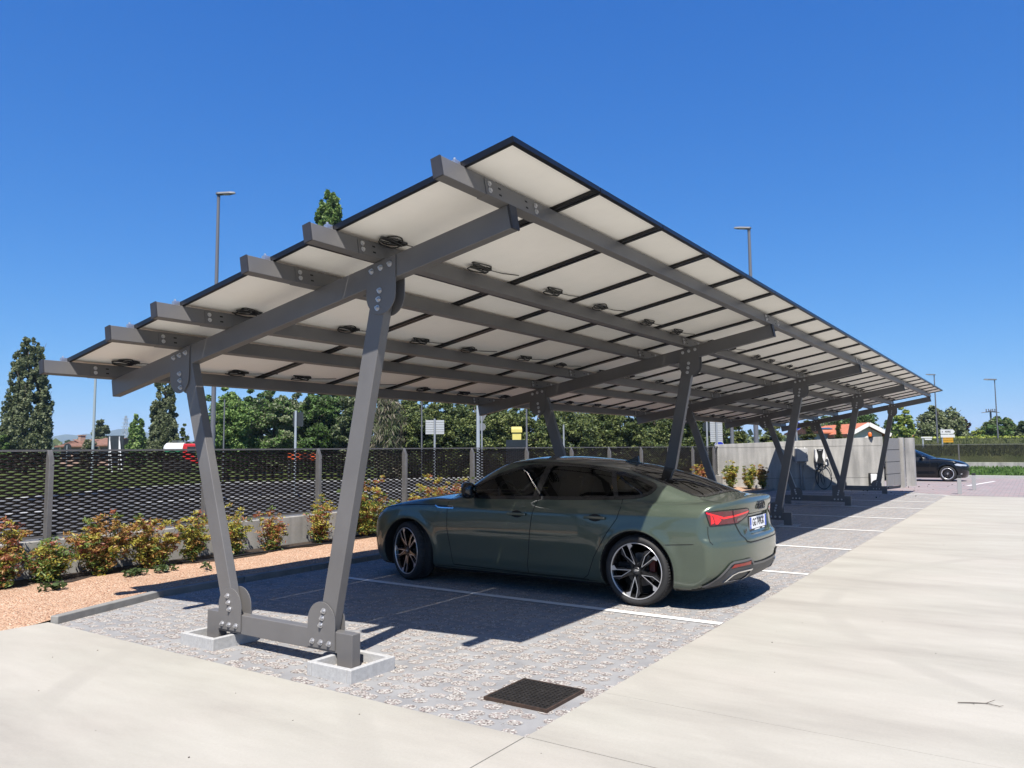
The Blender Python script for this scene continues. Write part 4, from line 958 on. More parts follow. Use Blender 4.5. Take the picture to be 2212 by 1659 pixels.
for sd_, dl in (('left', ob1.get('door')), ('right', None)):
    s = 1 if sd_ == 'left' else -1
    dF = [o for o in car.children if o.name.startswith('door') and (o.data.vertices[0].co.y*s > 0)]
    dF.sort(key=lambda o: -np.mean([v.co.x for v in o.data.vertices]))
    dfr, drr = dF[0], dF[1]
    # glass
    front = [(3.27, .965), (3.02, 1.079), (2.72, 1.203), (2.45, 1.270), (2.20, 1.292), (2.265, .966), (2.8, .962)]
    rear = [(2.14, 1.294), (1.80, 1.287), (1.50, 1.240), (1.42, 1.222), (1.35, .993), (2.0, .976), (2.205, .971)]
    quart = [(1.38, 1.212), (1.20, 1.172), (1.015, 1.105), (.998, 1.085), (1.045, 1.035), (1.15, 1.008), (1.32, .996)]
    patch(S1, sd_, rounded(front, 1), 'window', M_gl_f, dfr, .0015); patch(S1, sd_, rounded(rear, 1), 'window', M_gl_r, drr, .0015); patch(S1, sd_, rounded(quart, 1), 'quarter_window', M_gl_r, car, .0015)
    ribbon(S1, sd_, rounded(DLO, 1), 'window_surround', M_btrim, car, .034, .004, True)
    ribbon(S1, sd_, [(2.165, 1.31), (2.245, .96)], 'door_pillar', M_btrim, car, .075, .005)
    ribbon(S1, sd_, [(1.425, 1.24), (1.335, .985)], 'door_pillar', M_btrim, car, .045, .005)
    # shut lines
    for ln in (FD[:9]+[(2.155, 1.31)], RD[4:12]):
        ribbon(S1, sd_, ln, 'shut_line', M_seam, car, .0065, .0025)
    ribbon(S1, sd_, [(3.27, .222), (2.3, .203), (1.6, .203)], 'shut_line', M_seam, car, .006, .0025)
    # sill: darker strip low on the doors
    ribbon(S1, sd_, [(3.50, .195), (1.50, .195)], 'sill_crease', M_seam, car, .004, .0025)
    # bonnet shut line and wing badge
    ribbon(S1, sd_, [(4.50, .735), (4.35, .79), (4.1, .832), (3.8, .853), (3.52, .857)], 'bonnet_line', M_seam, car, .007, .0025)
    bd = patch(S1, sd_, [(3.53, .854), (3.28, .850), (3.24, .828), (3.30, .826), (3.46, .828)], 'wing_badge', M_btrim, car, .004, 4, 8)
    ribbon(S1, sd_, [(3.52, .855), (3.475, .833), (3.43, .829), (3.255, .829)], 'badge_strip', M_chrome, bd, .011, .007, step=.02)
    ribbon(S1, sd_, [(3.34, .849), (3.275, .848), (3.255, .835)], 'badge_strip', M_chrome, bd, .006, .007, step=.02)
    # handles
    for (hx, d_) in ((2.42, dfr), (1.51, drr)):
        p, n = lay(S1, sd_, [(hx, .80)], 0); p = p[0]; n_ = Vector(n[0])
        patch(S1, sd_, rounded([(hx-.075, .80), (hx-.05, .835), (hx+.05, .835), (hx+.075, .80), (hx+.05, .765), (hx-.05, .765)], 2), 'handle_cup', M_seam, d_, .003, 6, 8)
        b = MB(); c = Vector(p)+n_*.020; ax = Vector((1, 0, 0)); b.bar(c-ax*.115, c+ax*.115, .018, .030, 0, (0, 0, 1)); b.build('handle', M_green, d_, bevel=.009, loc=(0, 0, 0))
    # mirror
    p, n = lay(S1, sd_, [(3.04, .965)], 0); p = Vector(p[0])
    mr_ = MB()
    for i, (o_, sx, sz) in enumerate(((0, .5, .6), (.03, .85, .95), (.08, 1, 1), (.15, .95, .92), (.19, .6, .6))):
        pass
    rows = []
    for i in range(9):
        t = i/8; yy = .05+.20*t; sxx = (.055+.02*math.sin(math.pi*min(1, t*1.1)))*(1 if t < .8 else 1-(t-.8)*2.4); szz = (.07+.02*math.sin(math.pi*t))*(1 if t < .8 else 1-(t-.8)*2.2)
        rows.append([(p.x-.02-.03*t+sxx*math.copysign(abs(math.cos(a_))**.7, math.cos(a_)), p.y+s*yy, 1.025+.01*t+szz*math.copysign(abs(math.sin(a_))**.7, math.sin(a_))) for a_ in [2*math.pi*k/16 for k in range(17)]])
    mr_.quadgrid(rows); k = 17; mr_.add(rows[0][:16], [tuple(range(16))]); mr_.add(rows[-1][:16], [tuple(range(16))]); mo = mr_.build('door_mirror', M_btrim, car, smooth=True, loc=(0, 0, 0))
    b = MB(); b.bar((p.x-.02, p.y-.01*s, .985), (p.x-.03, p.y+.10*s, 1.0), .06, .03); b.build('mirror_arm', M_btrim, mo, bevel=.01, loc=(0, 0, 0))
    b = MB(); b.bar((p.x+.035, p.y+.09*s, 1.012), (p.x+.015, p.y+.235*s, 1.02), .012, .012); b.build('mirror_indicator', M_lampclr, mo, loc=(0, 0, 0))
    # tail lamp, wraps from the lid to the side
    fr = 'rear'+sd_
    u0 = lambda x_, y_: (x_+.5)*q_+(abs(y_)-.9)*q_ # position along the corner drawing
    TL = [(.62, .891), (.40, .901), (.12, .903), (.09, .893), (.082, .855), (.13, .823), (.25, .778), (.30, .772), (.578, .765)]
    lp = patch(S1, fr, TL, 'tail_lamp', M_reddk, car, .004, 12, 24)
    for q in ([(.610, 0.887), (.43, 0.841), (.43, 0.821), (.455, 0.826), (.608, 0.872)], [(.43, 0.841), (.283, 0.853), (.09, 0.880), (.09, 0.863), (.283, 0.835), (.43, 0.821)], [(.573, 0.862), (.557, 0.857), (.527, 0.781), (.566, 0.779)], [(.543, 0.853), (.454, 0.820), (.497, 0.779), (.520, 0.779)]):
        patch(S1, fr, q, 'lamp_bar', M_red, lp, .0065, 6, 14)
    ribbon(S1, fr, TL, 'lamp_edge', M_seam, lp, .007, .0055, True)
    patch(S1, fr, [(.125, .837), (.26, .821), (.27, .790), (.20, .80)], 'reversing_lens', mat('smoked_lens', (.14, .10, .09), .15, coat=.6), lp, .0065, 5, 8)
    # lower bumper
    pnl = patch(S1, 'rear', [(s*x_, z_) for x_, z_ in [(.86, .225), (.70, .42), (.66, .445), (.40, .455), (.34, .405), (0, .395), (0, .235), (.80, .215)]], 'bumper_insert', M_plastic, car, .006, 12, 40)
    patch(S1, 'rear', [(s*x_, z_) for x_, z_ in [(.68, .385), (.645, .422), (.40, .428), (.395, .395)]], 'bumper_reflector', M_refl, pnl, .010, 4, 16)
    ribbon(S1, 'rear', [(s*x_, z_) for x_, z_ in [(.85, .235), (.695, .42), (.66, .437), (.41, .447), (.345, .395), (0, .385)]], 'insert_edge', mat('light_grey_trim', (.16, .16, .165), .4, .3), pnl, .020, .013)
    p, n = lay(S1, 'rear', [(s*.50, .30)], 0); px = p[0][0]
    ex_ = [(.36, .352), (.60, .345), (.66, .325), (.70, .255), (.46, .245), (.40, .275)]
    b = MB(); o_ = [(s*a_, z_) for a_, z_ in ex_]; cx_ = sum(q[0] for q in o_)/6; cz_ = sum(q[1] for q in o_)/6; ins_ = [(cx_+(q[0]-cx_)*.88, cz_+(q[1]-cz_)*.74) for q in o_]
    sk = lambda q, dx: (float(lay(S1, 'rear', [q], 0)[0][0][0])+dx, q[0], q[1])
    V_ = [sk(q, .03) for q in o_]+[sk(q, -.024) for q in o_]+[sk(q, -.024) for q in ins_]+[sk(q, .03) for q in ins_]
    b.add(V_, [(r*6+i, r*6+(i+1) % 6, (r+1)*6+(i+1) % 6, (r+1)*6+i) for r in range(3) for i in range(6)]); eo = b.build('exhaust_trim', M_chrome, car, loc=(0, 0, 0))
    b = MB(); b.add([sk(q, -.012) for q in ins_], [tuple(range(6))]); b.build('tailpipe_opening', M_dark, eo, loc=(0, 0, 0))
    # head lamp
    FRAMES['front'] = front_frame(4.757)
    hl = patch(S1, 'front', [(s*x_, z_) for x_, z_ in [(.88, .70), (.80, .735), (.55, .70), (.50, .66), (.56, .63), (.80, .645)]], 'headlight', M_lampclr, car, .005, 6, 14)
    patch(S1, sd_, [(4.30, .745), (4.42, .735), (4.47, .69), (4.40, .67), (4.34, .70)], 'headlight', M_lampclr, car, .004, 5, 8)
    patch(S1, 'front', [(s*x_, z_) for x_, z_ in [(.86, .46), (.55, .44), (.52, .30), (.85, .27)]], 'air_intake', M_btrim, car, .005, 6, 12)
    patch(S1, 'left' if s > 0 else 'right', [(4.36, .20), (4.50, .20), (4.50, .225), (4.36, .215)], 'splitter', M_btrim, car, .006, 3, 8)
    for ax in (1.088, 3.912):
        ri = CARP['arch']+.004
        lip = [(ax+ri*math.cos(t), .326+ri*math.sin(t)) for t in [math.radians(-22+224*k/60) for k in range(61)]]; lip = [q for q in lip if q[1] > .19]
        out_ = [(ax+(q[0]-ax)*1.028, .326+(q[1]-.326)*1.028) for q in lip]
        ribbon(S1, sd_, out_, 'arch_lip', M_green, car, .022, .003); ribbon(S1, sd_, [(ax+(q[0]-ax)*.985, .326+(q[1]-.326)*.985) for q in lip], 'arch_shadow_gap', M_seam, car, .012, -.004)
    # wheels
    wheel(car, 1.088, s, .326, .259, 'blade'); wheel(car, 3.912, s, .326, .259, 'blade', steer=-.33)
patch(S1, 'front', [(.42, .68), (-.42, .68), (-.38, .35), (.38, .35)], 'grille', M_btrim, car, .006, 10, 16)
# roof, screens, fin
patch(S1, 'top', [(x_, y_) for x_, y_ in RW], 'rear_window', M_gl_b, car, .0015, 24, 24)
ribbon(S1, 'top', rounded(RW, 1), 'rear_window_surround', M_btrim, car, .05, .003, True)
patch(S1, 'top', WS, 'windscreen', M_gl_f, car, .0015, 24, 24)
ribbon(S1, 'top', rounded(WS, 1), 'windscreen_surround', M_btrim, car, .05, .003, True)
for s in (1, -1):
    ribbon(S1, 'top', [(2.80, s*.575), (2.4, s*.595), (1.9, s*.60), (1.45, s*.585)], 'roof_strip', M_btrim, car, .020, .003)
    ribbon(S1, 'top', [(.55, s*.62), (.42, s*.665), (.36, s*.675), (.33, s*.675)], 'boot_shut_line', M_seam, car, .0065, .003)
for s in (1, -1): ribbon(S1, 'rear', [(s*.60, .90), (s*.58, .84), (s*.565, .79)], 'boot_shut_line', M_seam, car, .007, .0085)
for fr in ('rearleft', 'rearright'): ribbon(S1, fr, [(.60, .762), (.605, .70), (.60, .63), (.575, .605)], 'bumper_shut_line', M_seam, car, .006, .003)
for sd_ in ('left', 'right'): ribbon(S1, sd_, [(.52, .605), (.60, .600), (.70, .592), (.80, .585)], 'bumper_shut_line', M_seam, car, .005, .003)
ribbon(S1, 'rear', [(.565, .79), (.50, .66), (.46, .61), (.40, .595), (-.40, .595), (-.46, .61), (-.50, .66), (-.565, .79)], 'boot_shut_line', M_seam, car, .009, .004)
p, n = lay(S1, 'top', [(1.52, 0)], 0); zf = p[0][2]
b = MB(); b.prism([(1.66, zf-.02), (1.62, zf+.012), (1.52, zf+.045), (1.47, zf+.068), (1.455, zf+.068), (1.44, zf-.02)], 'y', -.012, .012); b.prism([(1.68, zf-.01), (1.40, zf-.02), (1.40, zf-.004), (1.66, zf+.012)], 'y', -.03, .03); b.build('antenna_fin', M_btrim, car, bevel=.006, loc=(0, 0, 0))
# plate, emblem, letters
p, n = lay(S1, 'rear', [(0, .745)], 0); px = p[0][0]
RX = Matrix(((0, 0, -1, 0), (-1, 0, 0, 0), (0, 1, 0, 0), (0, 0, 0, 1)))     # text plane: x -> -car y (reads from behind), y -> up, normal -> rear
def rear_m(x, y, z): return Matrix.Translation((x, y, z)) @ RX
pl_ = MB(); pl_.box((px-.010, 0, .742), (.012, .545, .135)); plate = pl_.build('number_plate_holder', M_plastic, car, bevel=.003, loc=(0, 0, 0))
b = MB(); b.box((px-.018, 0, .752), (.004, .52, .110)); b.build('number_plate', M_pw, plate, loc=(0, 0, 0))
for yy in (-.239, .239):
    b = MB(); b.box((px-.0195, yy, .752), (.004, .042, .108)); b.build('plate_band', M_pb, plate, loc=(0, 0, 0))
text_mesh('plate_text', 'GG 749GK', .098, M_ink, plate, rear_m(px-.0215, 0, .752), .0006, .0012, .82)
text_mesh('plate_text', 'I', .04, M_pw, plate, rear_m(px-.0225, .239, .72), .0006)
b = MB(); b.box((px-.0175, .03, .6845), (.002, .16, .010)); b.box((px-.0175, -.17, .6845), (.002, .07, .008)); b.build('dealer_strip', M_pw, plate, loc=(0, 0, 0))
p, n = lay(S1, 'rear', [(0, .915)], 0); px = p[0][0]
b = MB()
for k in range(4):
    cy = (-1.5+k)*.052; b.tube([(px-.006, cy+.036*math.cos(t), .912+.036*math.sin(t)) for t in [2*math.pi*j/24 for j in range(25)]], .0058, 6)
b.build('ring_emblem', M_btrim, car, smooth=True, loc=(0, 0, 0))
p, n = lay(S1, 'rear', [(.40, .695)], 0); text_mesh('model_letters', 'A5', .062, M_btrim, car, rear_m(p[0][0]-.004, .40, .690), .002, .001)
# cabin
b = MB(); seat(b, 2.35, .37); b.build('front_seat', M_seat, car, bevel=.04, loc=(0, 0, 0)); b = MB(); seat(b, 2.35, -.37); b.build('front_seat', M_seat, car, bevel=.04, loc=(0, 0, 0))
b = MB(); b.box((1.60, 0, .50), (.50, 1.25, .18)); M_ = Matrix.Rotation(math.radians(-24), 3, 'Y'); b.box((1.28, 0, .78), (.16, 1.25, .60), M=M_)
for yy in (.38, -.38): b.box((1.13, yy, 1.09), (.09, .26, .15), M=M_)
b.build('rear_bench', M_seat, car, bevel=.04, loc=(0, 0, 0))
b = MB(); c = Vector((2.86, .37, .93)); ax = Vector((math.cos(.4), 0, -math.sin(.4))); _, s1, s2 = rot_frame(ax)
b.tube([c+(s1*math.cos(t)+s2*math.sin(t))*.185 for t in [2*math.pi*j/28 for j in range(29)]], .016, 8); b.bar(c-s1*.17, c+s1*.17, .03, .05); b.build('steering_wheel', M_seat, car, loc=(0, 0, 0))
b = MB(); b.box((2.86, 0, 1.235), (.03, .24, .065)); b.build('inside_mirror', M_seat, car, bevel=.01, loc=(0, 0, 0))

# ---- the black hatchback behind the pillars
P2 = dict(CARP); P2.update(length=4.24, ra=.83, fa=3.49, hub=.32, arch=.365, top=1.43, belt=.96, flare=.012, Wz=[(z, w-.05) for z, w in CARP['Wz'][:-1]]+[(1.5, .55)],
    dP=[(-.2, .12), (0, .07), (.25, .03), (.6, 0), (3.5, 0), (3.8, .015), (4.05, .05), (4.24, .09), (5, .12)],
    low=[(-.2, .9), (0, .97), (.5, 1.0), (1.2, 1.0), (2.2, .98), (2.8, .97), (3.05, .98), (3.4, .945), (3.8, .875), (4.05, .79), (4.17, .70), (4.3, .55)],
    roof=[(-.4, .7), (-.05, .95), (.05, 1.12), (.2, 1.26), (.45, 1.35), (.9, 1.41), (1.4, 1.43), (1.8, 1.42), (2.1, 1.375), (2.4, 1.26), (2.7, 1.12), (3.05, .965), (3.3, .84), (3.8, .5)],
    shift=[(-.2, 0), (.3, -.1), (.8, 0), (1.8, .05), (2.4, .2), (3, .25), (4, .25)],
    xr=[(.05, .3), (.18, .12), (.3, .03), (.5, 0), (.75, .02), (1.0, .05), (1.5, .3)], rr=.2, rp=3,
    xf=[(.05, 4.1), (.18, 4.16), (.3, 4.22), (.5, 4.24), (.62, 4.235), (.74, 4.19), (.85, 4.1), (1.2, 3.8)], fr=.42, fp=2.4,
    g0=.80, g1=.20, g2=.03, gx0=.8, gs0=.05, gx1=2.3, gs1=.06, cab=(.5, 2.95), h=.021, door_dip=.015)
P2.pop('plate')
D2 = [(2.80, .985), (2.5, 1.13), (2.2, 1.26), (1.95, 1.335), (1.6, 1.365), (1.0, 1.35), (.62, 1.27), (.45, 1.17), (.55, 1.06), (.9, 1.015), (2.0, .99)]
W2 = [(3.02, 0), (2.98, .3), (2.86, .62), (2.22, .52), (2.14, .3), (2.12, 0), (2.14, -.3), (2.22, -.52), (2.86, -.62), (2.98, -.3)]
P2['side_holes'] = [D2]; P2['top_holes'] = [W2]
car2 = thing('parked_car', 'glossy black hatchback with polished wheel rings behind the concrete pillars', 'car', (38.02, 3.12+3.49, 0), rotz=-math.pi/2); car2['_local'] = 1
S2, ob2 = build_car(P2, car2, M_blackp, [('door', 'right', [(2.86, .98), (2.84, .4), (2.75, .22), (1.75, .22), (1.72, 1.36), (2.2, 1.3)]), ('door', 'left', [(2.86, .98), (2.84, .4), (2.75, .22), (1.75, .22), (1.72, 1.36), (2.2, 1.3)])])
FRAMES['front'] = front_frame(4.24)
for s, sd_ in ((1, 'left'), (-1, 'right')):
    patch(S2, sd_, rounded(D2, 1), 'window', M_gl_r if False else glass_mat('hatch_glass', (.35, .38, .38)) if 'hatch_glass' not in MATS else MATS['hatch_glass'], car2, .0015)
    ribbon(S2, sd_, rounded(D2, 1), 'window_surround', M_btrim, car2, .035, .004, True); ribbon(S2, sd_, [(1.70, 1.37), (1.72, .99)], 'door_pillar', M_btrim, car2, .07, .005)
    ribbon(S2, sd_, [(2.84, .98), (2.86, .75), (2.83, .4), (2.75, .22)], 'shut_line', M_seam, car2, .007, .003); ribbon(S2, sd_, [(1.72, .98), (1.74, .3)], 'shut_line', M_seam, car2, .007, .003)
    hl = patch(S2, sd_, [(3.75, .715), (3.86, .745), (4.02, .715), (4.06, .66), (3.98, .635), (3.80, .665)], 'headlight', M_lampclr, car2, .006, 8, 12)
    patch(S2, 'front', [(s*.80, .70), (s*.72, .72), (s*.40, .69), (s*.38, .66), (s*.45, .63), (s*.80, .635)], 'headlight', M_lampclr, car2, .005, 6, 12)
    patch(S2, sd_, rounded([(3.94, .315), (3.99, .34), (4.03, .315), (3.98, .29)], 1), 'fog_lamp', M_lampclr, car2, .006, 4, 6)
    p, n = lay(S2, sd_, [(2.55, 1.02)], 0); p = Vector(p[0]); b = MB(); b.box((p.x, p.y+s*.13, 1.04), (.12, .19, .12)); mo = b.build('door_mirror', M_blackp, car2, bevel=.045, loc=(0, 0, 0), seg=4); b = MB(); b.bar((p.x, p.y-.02*s, .99), (p.x, p.y+.08*s, 1.01), .06, .035); b.build('mirror_arm', M_btrim, mo, loc=(0, 0, 0))
    b = MB(); p, n = lay(S2, sd_, [(1.95, .84)], 0); b.bar(Vector(p[0])+Vector((-.1, s*.018, 0)), Vector(p[0])+Vector((.1, s*.018, 0)), .02, .03); b.build('handle', M_blackp, car2, bevel=.008, loc=(0, 0, 0))
    wheel(car2, .83, s, .32, .235, 'ring', y=.755); wheel(car2, 3.49, s, .32, .235, 'ring', y=.755)
patch(S2, 'top', W2, 'windscreen', MATS['hatch_glass'], car2, .0015, 20, 20); ribbon(S2, 'top', rounded(W2, 1), 'windscreen_surround', M_btrim, car2, .05, .003, True)
patch(S2, 'front', [(.34, .70), (.04, .70), (.04, .56), (.30, .56)], 'grille', M_btrim, car2, .006, 5, 8); patch(S2, 'front', [(-.34, .70), (-.04, .70), (-.04, .56), (-.30, .56)], 'grille', M_btrim, car2, .006, 5, 8)
b = MB(); seat(b, 1.75, .35); seat(b, 1.75, -.35); b.build('front_seats', M_seat, car2, bevel=.04, loc=(0, 0, 0))
# ------------------------------------------------------------------ vegetation
def leafmat(nm, c, c2, tr=.25): return mat(nm, c, .55, col2=c2, vs=.8, trans=tr, spec=.3)
L_pop = leafmat('poplar_leaf', (.085, .115, .05), (.15, .18, .08)); L_pop2 = leafmat('poplar_leaf_light', (.18, .215, .11), (.28, .31, .18))
L_ever = leafmat('evergreen_leaf', (0.032, 0.058, 0.020), (0.080, 0.116, 0.035), .12); L_ever2 = leafmat('evergreen_leaf_light', (0.107, 0.146, 0.039), (0.235, 0.264, 0.088), .2)
L_bri = leafmat('spring_leaf', (0.068, 0.146, 0.032), (0.138, 0.235, 0.059)); L_bri2 = leafmat('spring_leaf_light', (0.167, 0.264, 0.068), (0.274, 0.373, 0.117))
L_yel = leafmat('yellow_green_leaf', (0.255, 0.313, 0.049), (0.470, 0.509, 0.099)); L_pur = leafmat('purple_leaf', (0.035, 0.016, 0.023), (0.078, 0.035, 0.046)); L_dry = leafmat('hanging_dry_twig', (0.138, 0.122, 0.088), (0.274, 0.245, 0.186))
L_con = leafmat('conifer_needles', (0.049, 0.068, 0.020), (0.146, 0.157, 0.039), .1); L_olive = leafmat('olive_leaf', (0.088, 0.128, 0.049), (0.216, 0.245, 0.099))
M_bark = mat('bark', (.085, .07, .055), .95, var=.4, vs=6, bump=.6, bs=25)
def leaf_quads(rs, C, size, asp=.6, droop=0.0, spread=None):
    """one bent leaf-clump quad per centre"""
    n = len(C); a = rs.normal(size=(n, 3)); a[:, 2] *= .6; a[:, 2] -= droop; a /= np.linalg.norm(a, axis=1, keepdims=True)
    b = rs.normal(size=(n, 3)); b -= a*(a*b).sum(1, keepdims=True); b /= np.linalg.norm(b, axis=1, keepdims=True)
    s = size*rs.uniform(.55, 1.35, (n, 1)); a = a*s; b = b*s*asp
    V = np.stack([C-a*.5, C+b*.5-a*.05, C+a*.5, C-b*.5+a*.05], 1).reshape(-1, 3); return V, np.arange(4*n).reshape(n, 4)
def crown_mesh(nm, seed, H, Rr, prof, z0, nclump, nleaf, size, mats, flat=.7, up=0.0, clump=.28, asp=.6, droop=0.0, hollow=.35):
    rs = np.random.RandomState(seed); px = np.array([p[0] for p in prof]); pr_ = np.array([p[1] for p in prof]); cs = []
    while len(cs) < nclump:
        h = rs.uniform(0, 1); r = np.interp(h, px, pr_)
        if rs.uniform() > r*r+.08: continue
        q = math.sqrt(rs.uniform(hollow**2, 1)); th = rs.uniform(0, 2*math.pi); k = 1+.16*math.sin(3*th+seed)+.10*math.sin(5*th+h*9)
        cs.append((math.cos(th)*q*r*Rr*k*.88, math.sin(th)*q*r*Rr*k*.88, z0+h*(H-z0)*.97, r))
    cs = np.array(cs); C = []; mi = []
    for i, c in enumerate(cs):
        n = int(2.0*nleaf*rs.uniform(.6, 1.4)); d = rs.normal(size=(n, 3)); d /= np.linalg.norm(d, axis=1, keepdims=True); d *= rs.uniform(.2, 1, (n, 1))**.5
        R0 = clump*Rr*(.5+.5*c[3])*rs.uniform(.7, 1.25); C.append(c[:3]+d*np.array([R0, R0, R0*(flat+up)])); mi.append(np.where(rs.uniform(size=n) < (.25+.5*rs.uniform()), 1, 0))
    C = np.concatenate(C); mi = np.concatenate(mi); V, F = leaf_quads(rs, C, size, asp, droop); return mesh_np(nm, V, F, mats, mi)
def trunk_mesh(nm, seed, H, r, Rr, limbs=7, upright=False):
    rs = random.Random(seed); b = MB(); pts = [(rs.uniform(-.04, .04)*i*r*4, rs.uniform(-.04, .04)*i*r*4, H*.9*i/6-.1) for i in range(7)]
    b.tube(pts, [r*(1.15-.95*i/6) for i in range(7)], 8)
    for i in range(limbs):
        h = H*(.18+.6*i/limbs); a = rs.uniform(0, 6.28); L = Rr*rs.uniform(.5, .85); up_ = L*(2.2 if upright else .8)
        c = Vector((0, 0, h)); e = Vector((math.cos(a)*L, math.sin(a)*L, h+up_)); m = (c+e)/2+Vector((0, 0, -.12*L)); b.tube([c, m, e], [r*.42, r*.28, r*.07], 5)
    return b.build(nm, M_bark, smooth=True).data
PROF = dict(fork=[(0, .3), (.25, 1), (.6, .95), (.84, .80), (.93, .62), (1, .30)], poplar=[(0, .5), (.08, .92), (.28, 1), (.52, .82), (.78, .60), (.92, .50), (1, .24)], round=[(0, .35), (.15, .8), (.4, 1), (.65, .92), (.85, .62), (1, .18)], dense=[(0, .75), (.2, .95), (.5, 1), (.75, .85), (.92, .5), (1, .15)],
    cone=[(0, 1), (.3, .8), (.6, .5), (.85, .22), (1, .04)], bush=[(0, .8), (.4, 1), (.75, .8), (1, .3)])
def tree(nm, lab, u, depth, vtop, wpx, kind, mats, seed, z0f=.10, group=None, nclump=70, nleaf=70, size=None, trunk=True, cat='tree', **kw):
    g = site(u, 962, depth); top = site(u, vtop, depth); H = float(top[2])+.08; Rr = wpx/2*depth/FOC
    t = thing(nm, lab, cat, (float(g[0]), float(g[1]), -.08), group)
    size = size or max(.09, depth*.0034)
    me = crown_mesh('crown', seed, H, Rr, PROF[kind], H*z0f, nclump, nleaf, size, mats, **kw); link('crown', me, t)
    if trunk:
        tm = trunk_mesh('trunk', seed, H, max(.06, Rr*.075), Rr, upright=(kind == 'poplar'))
        for o in [o for o in col.objects if o.data is tm]: o.parent = t
    return t
# left: poplars and the trees beyond the road
tree('poplar_tree', 'tall broad poplar at the far left, cut by nothing, left of the brown roofed house', 57, 62, 722, 108, 'poplar', [L_pop, L_pop2], 11, .03, nclump=900, nleaf=34, up=1.0, clump=.095, size=.20, droop=-.3, hollow=.55)
tree('poplar_tree', 'poplar crown standing just left of the near left carport leg', 354, 66, 786, 66, 'poplar', [L_pop, L_pop2], 12, .05, nclump=560, nleaf=34, up=1.1, clump=.12, size=.20, droop=-.3, hollow=.5)
tree('poplar_tree', 'tallest poplar, its forked tip rising above the solar panels', 706, 58, 386, 90, 'fork', [L_bri, L_bri2], 13, .12, nclump=620, nleaf=50, up=1.0, clump=.17, size=.26, droop=-.5)
tree('poplar_tree', 'small windblown poplar right of the dark billboard back', 296, 80, 893, 40, 'poplar', [L_bri, L_bri2], 14, .05, nclump=80, nleaf=60, up=.8, clump=.3, size=.34, droop=-.3)
tree('round_tree', 'small grey green tree behind the brown roofed house', 216, 110, 904, 36, 'round', [L_pop, L_pop2], 15, .1, nclump=70, nleaf=60, size=.5)
tree('round_bush', 'brownish round bush in front of the brown roofed house', 192, 78, 938, 42, 'bush', [L_olive, L_dry], 16, .0, nclump=60, nleaf=60, trunk=False, cat='bush', size=.32)
tree('round_bush', 'low bush at the left picture edge beside the broad poplar', 4, 60, 935, 34, 'bush', [L_bri, L_bri2], 17, .0, nclump=50, nleaf=60, trunk=False, cat='bush')
tree('round_tree', 'sparse dark little tree between the tanker lorry and the tall lamp post', 397, 64, 914, 30, 'round', [L_ever, L_ever2], 18, .1, nclump=40, nleaf=50)
tree('round_tree', 'bright green broadleaf tree behind the tall grey lamp post', 490, 44, 832, 130, 'round', [L_bri, L_bri2], 19, .08, nclump=190, nleaf=80, clump=.22)
tree('round_tree', 'bright green leafy tree beside the small dark sign back', 590, 46, 838, 120, 'round', [L_bri, L_pop2], 20, .08, nclump=170, nleaf=80, clump=.22)
tree('round_tree', 'dark leafy tree seen between the two near carport legs', 690, 47, 842, 120, 'dense', [L_ever, L_bri], 21, .06, nclump=190, nleaf=80, clump=.22)
tree('weeping_tree', 'grey brown weeping tree with hanging twigs right of the near leg', 838, 42, 830, 62, 'dense', [L_dry, L_pop], 22, .05, nclump=120, nleaf=80, clump=.25, asp=.10, droop=2.2, size=.8)
tree('round_tree', 'dark tree close to the left of the weeping tree, half behind the near leg', 762, 46, 836, 95, 'dense', [L_ever, L_pop2], 23, .05, nclump=160, nleaf=80, clump=.22)
tree('round_tree', 'leafy tree filling the gap behind the thin bare pole', 538, 55, 834, 110, 'dense', [L_ever, L_bri], 24, .03, nclump=170, nleaf=70, clump=.2)
tree('round_tree', 'dark leafy tree behind the small dark sign back', 642, 57, 836, 110, 'dense', [L_ever, L_pop2], 25, .03, nclump=170, nleaf=70, clump=.2)
tree('round_tree', 'leafy tree behind the near right leg, left of the weeping tree', 730, 57, 838, 110, 'dense', [L_ever, L_bri], 26, .03, nclump=170, nleaf=70, clump=.2)
tree('round_tree', 'dark leafy tree between the weeping tree and the white slatted sign', 878, 52, 846, 90, 'dense', [L_ever, L_ever2], 27, .03, nclump=160, nleaf=70, clump=.2)
# evergreen hedge trees behind the carport: a row of countable crowns sharing three meshes
eg = [crown_mesh('crown', 40+k, 5.0, 2.1, PROF['dense'], .1, 260, 80, .15, [L_ever, L_ever2], clump=.20, asp=.55) for k in range(3)]
tk = [trunk_mesh('trunk', 40+k, 5.0, .14, 1.8) for k in range(3)]
for o in [o for o in col.objects if o.data in tk]: bpy.data.objects.remove(o)
spots = [(905, 44, 862), (965, 45, 852), (1030, 44, 858), (1095, 46, 866), (1160, 45, 872), (1225, 46, 862), (1290, 47, 868), (1350, 47, 866), (1415, 48, 872), (1478, 49, 874), (1532, 51, 880)]
labs = ['evergreen behind the white slatted sign back, first of the row', 'evergreen right behind the white slatted sign post', 'evergreen behind the thick pale pole', 'evergreen left of the yellow house', 'evergreen whose crown hangs over the yellow house', 'dark evergreen above the car roof, right of the second trestle leg', 'dark evergreen behind the thin pole, over the middle of the car roof', 'dark evergreen over the rear window of the green car', 'evergreen left of the second trestle right leg', 'evergreen right of the second trestle right leg', 'evergreen behind the tall stack of sign backs']
er = random.Random(5)
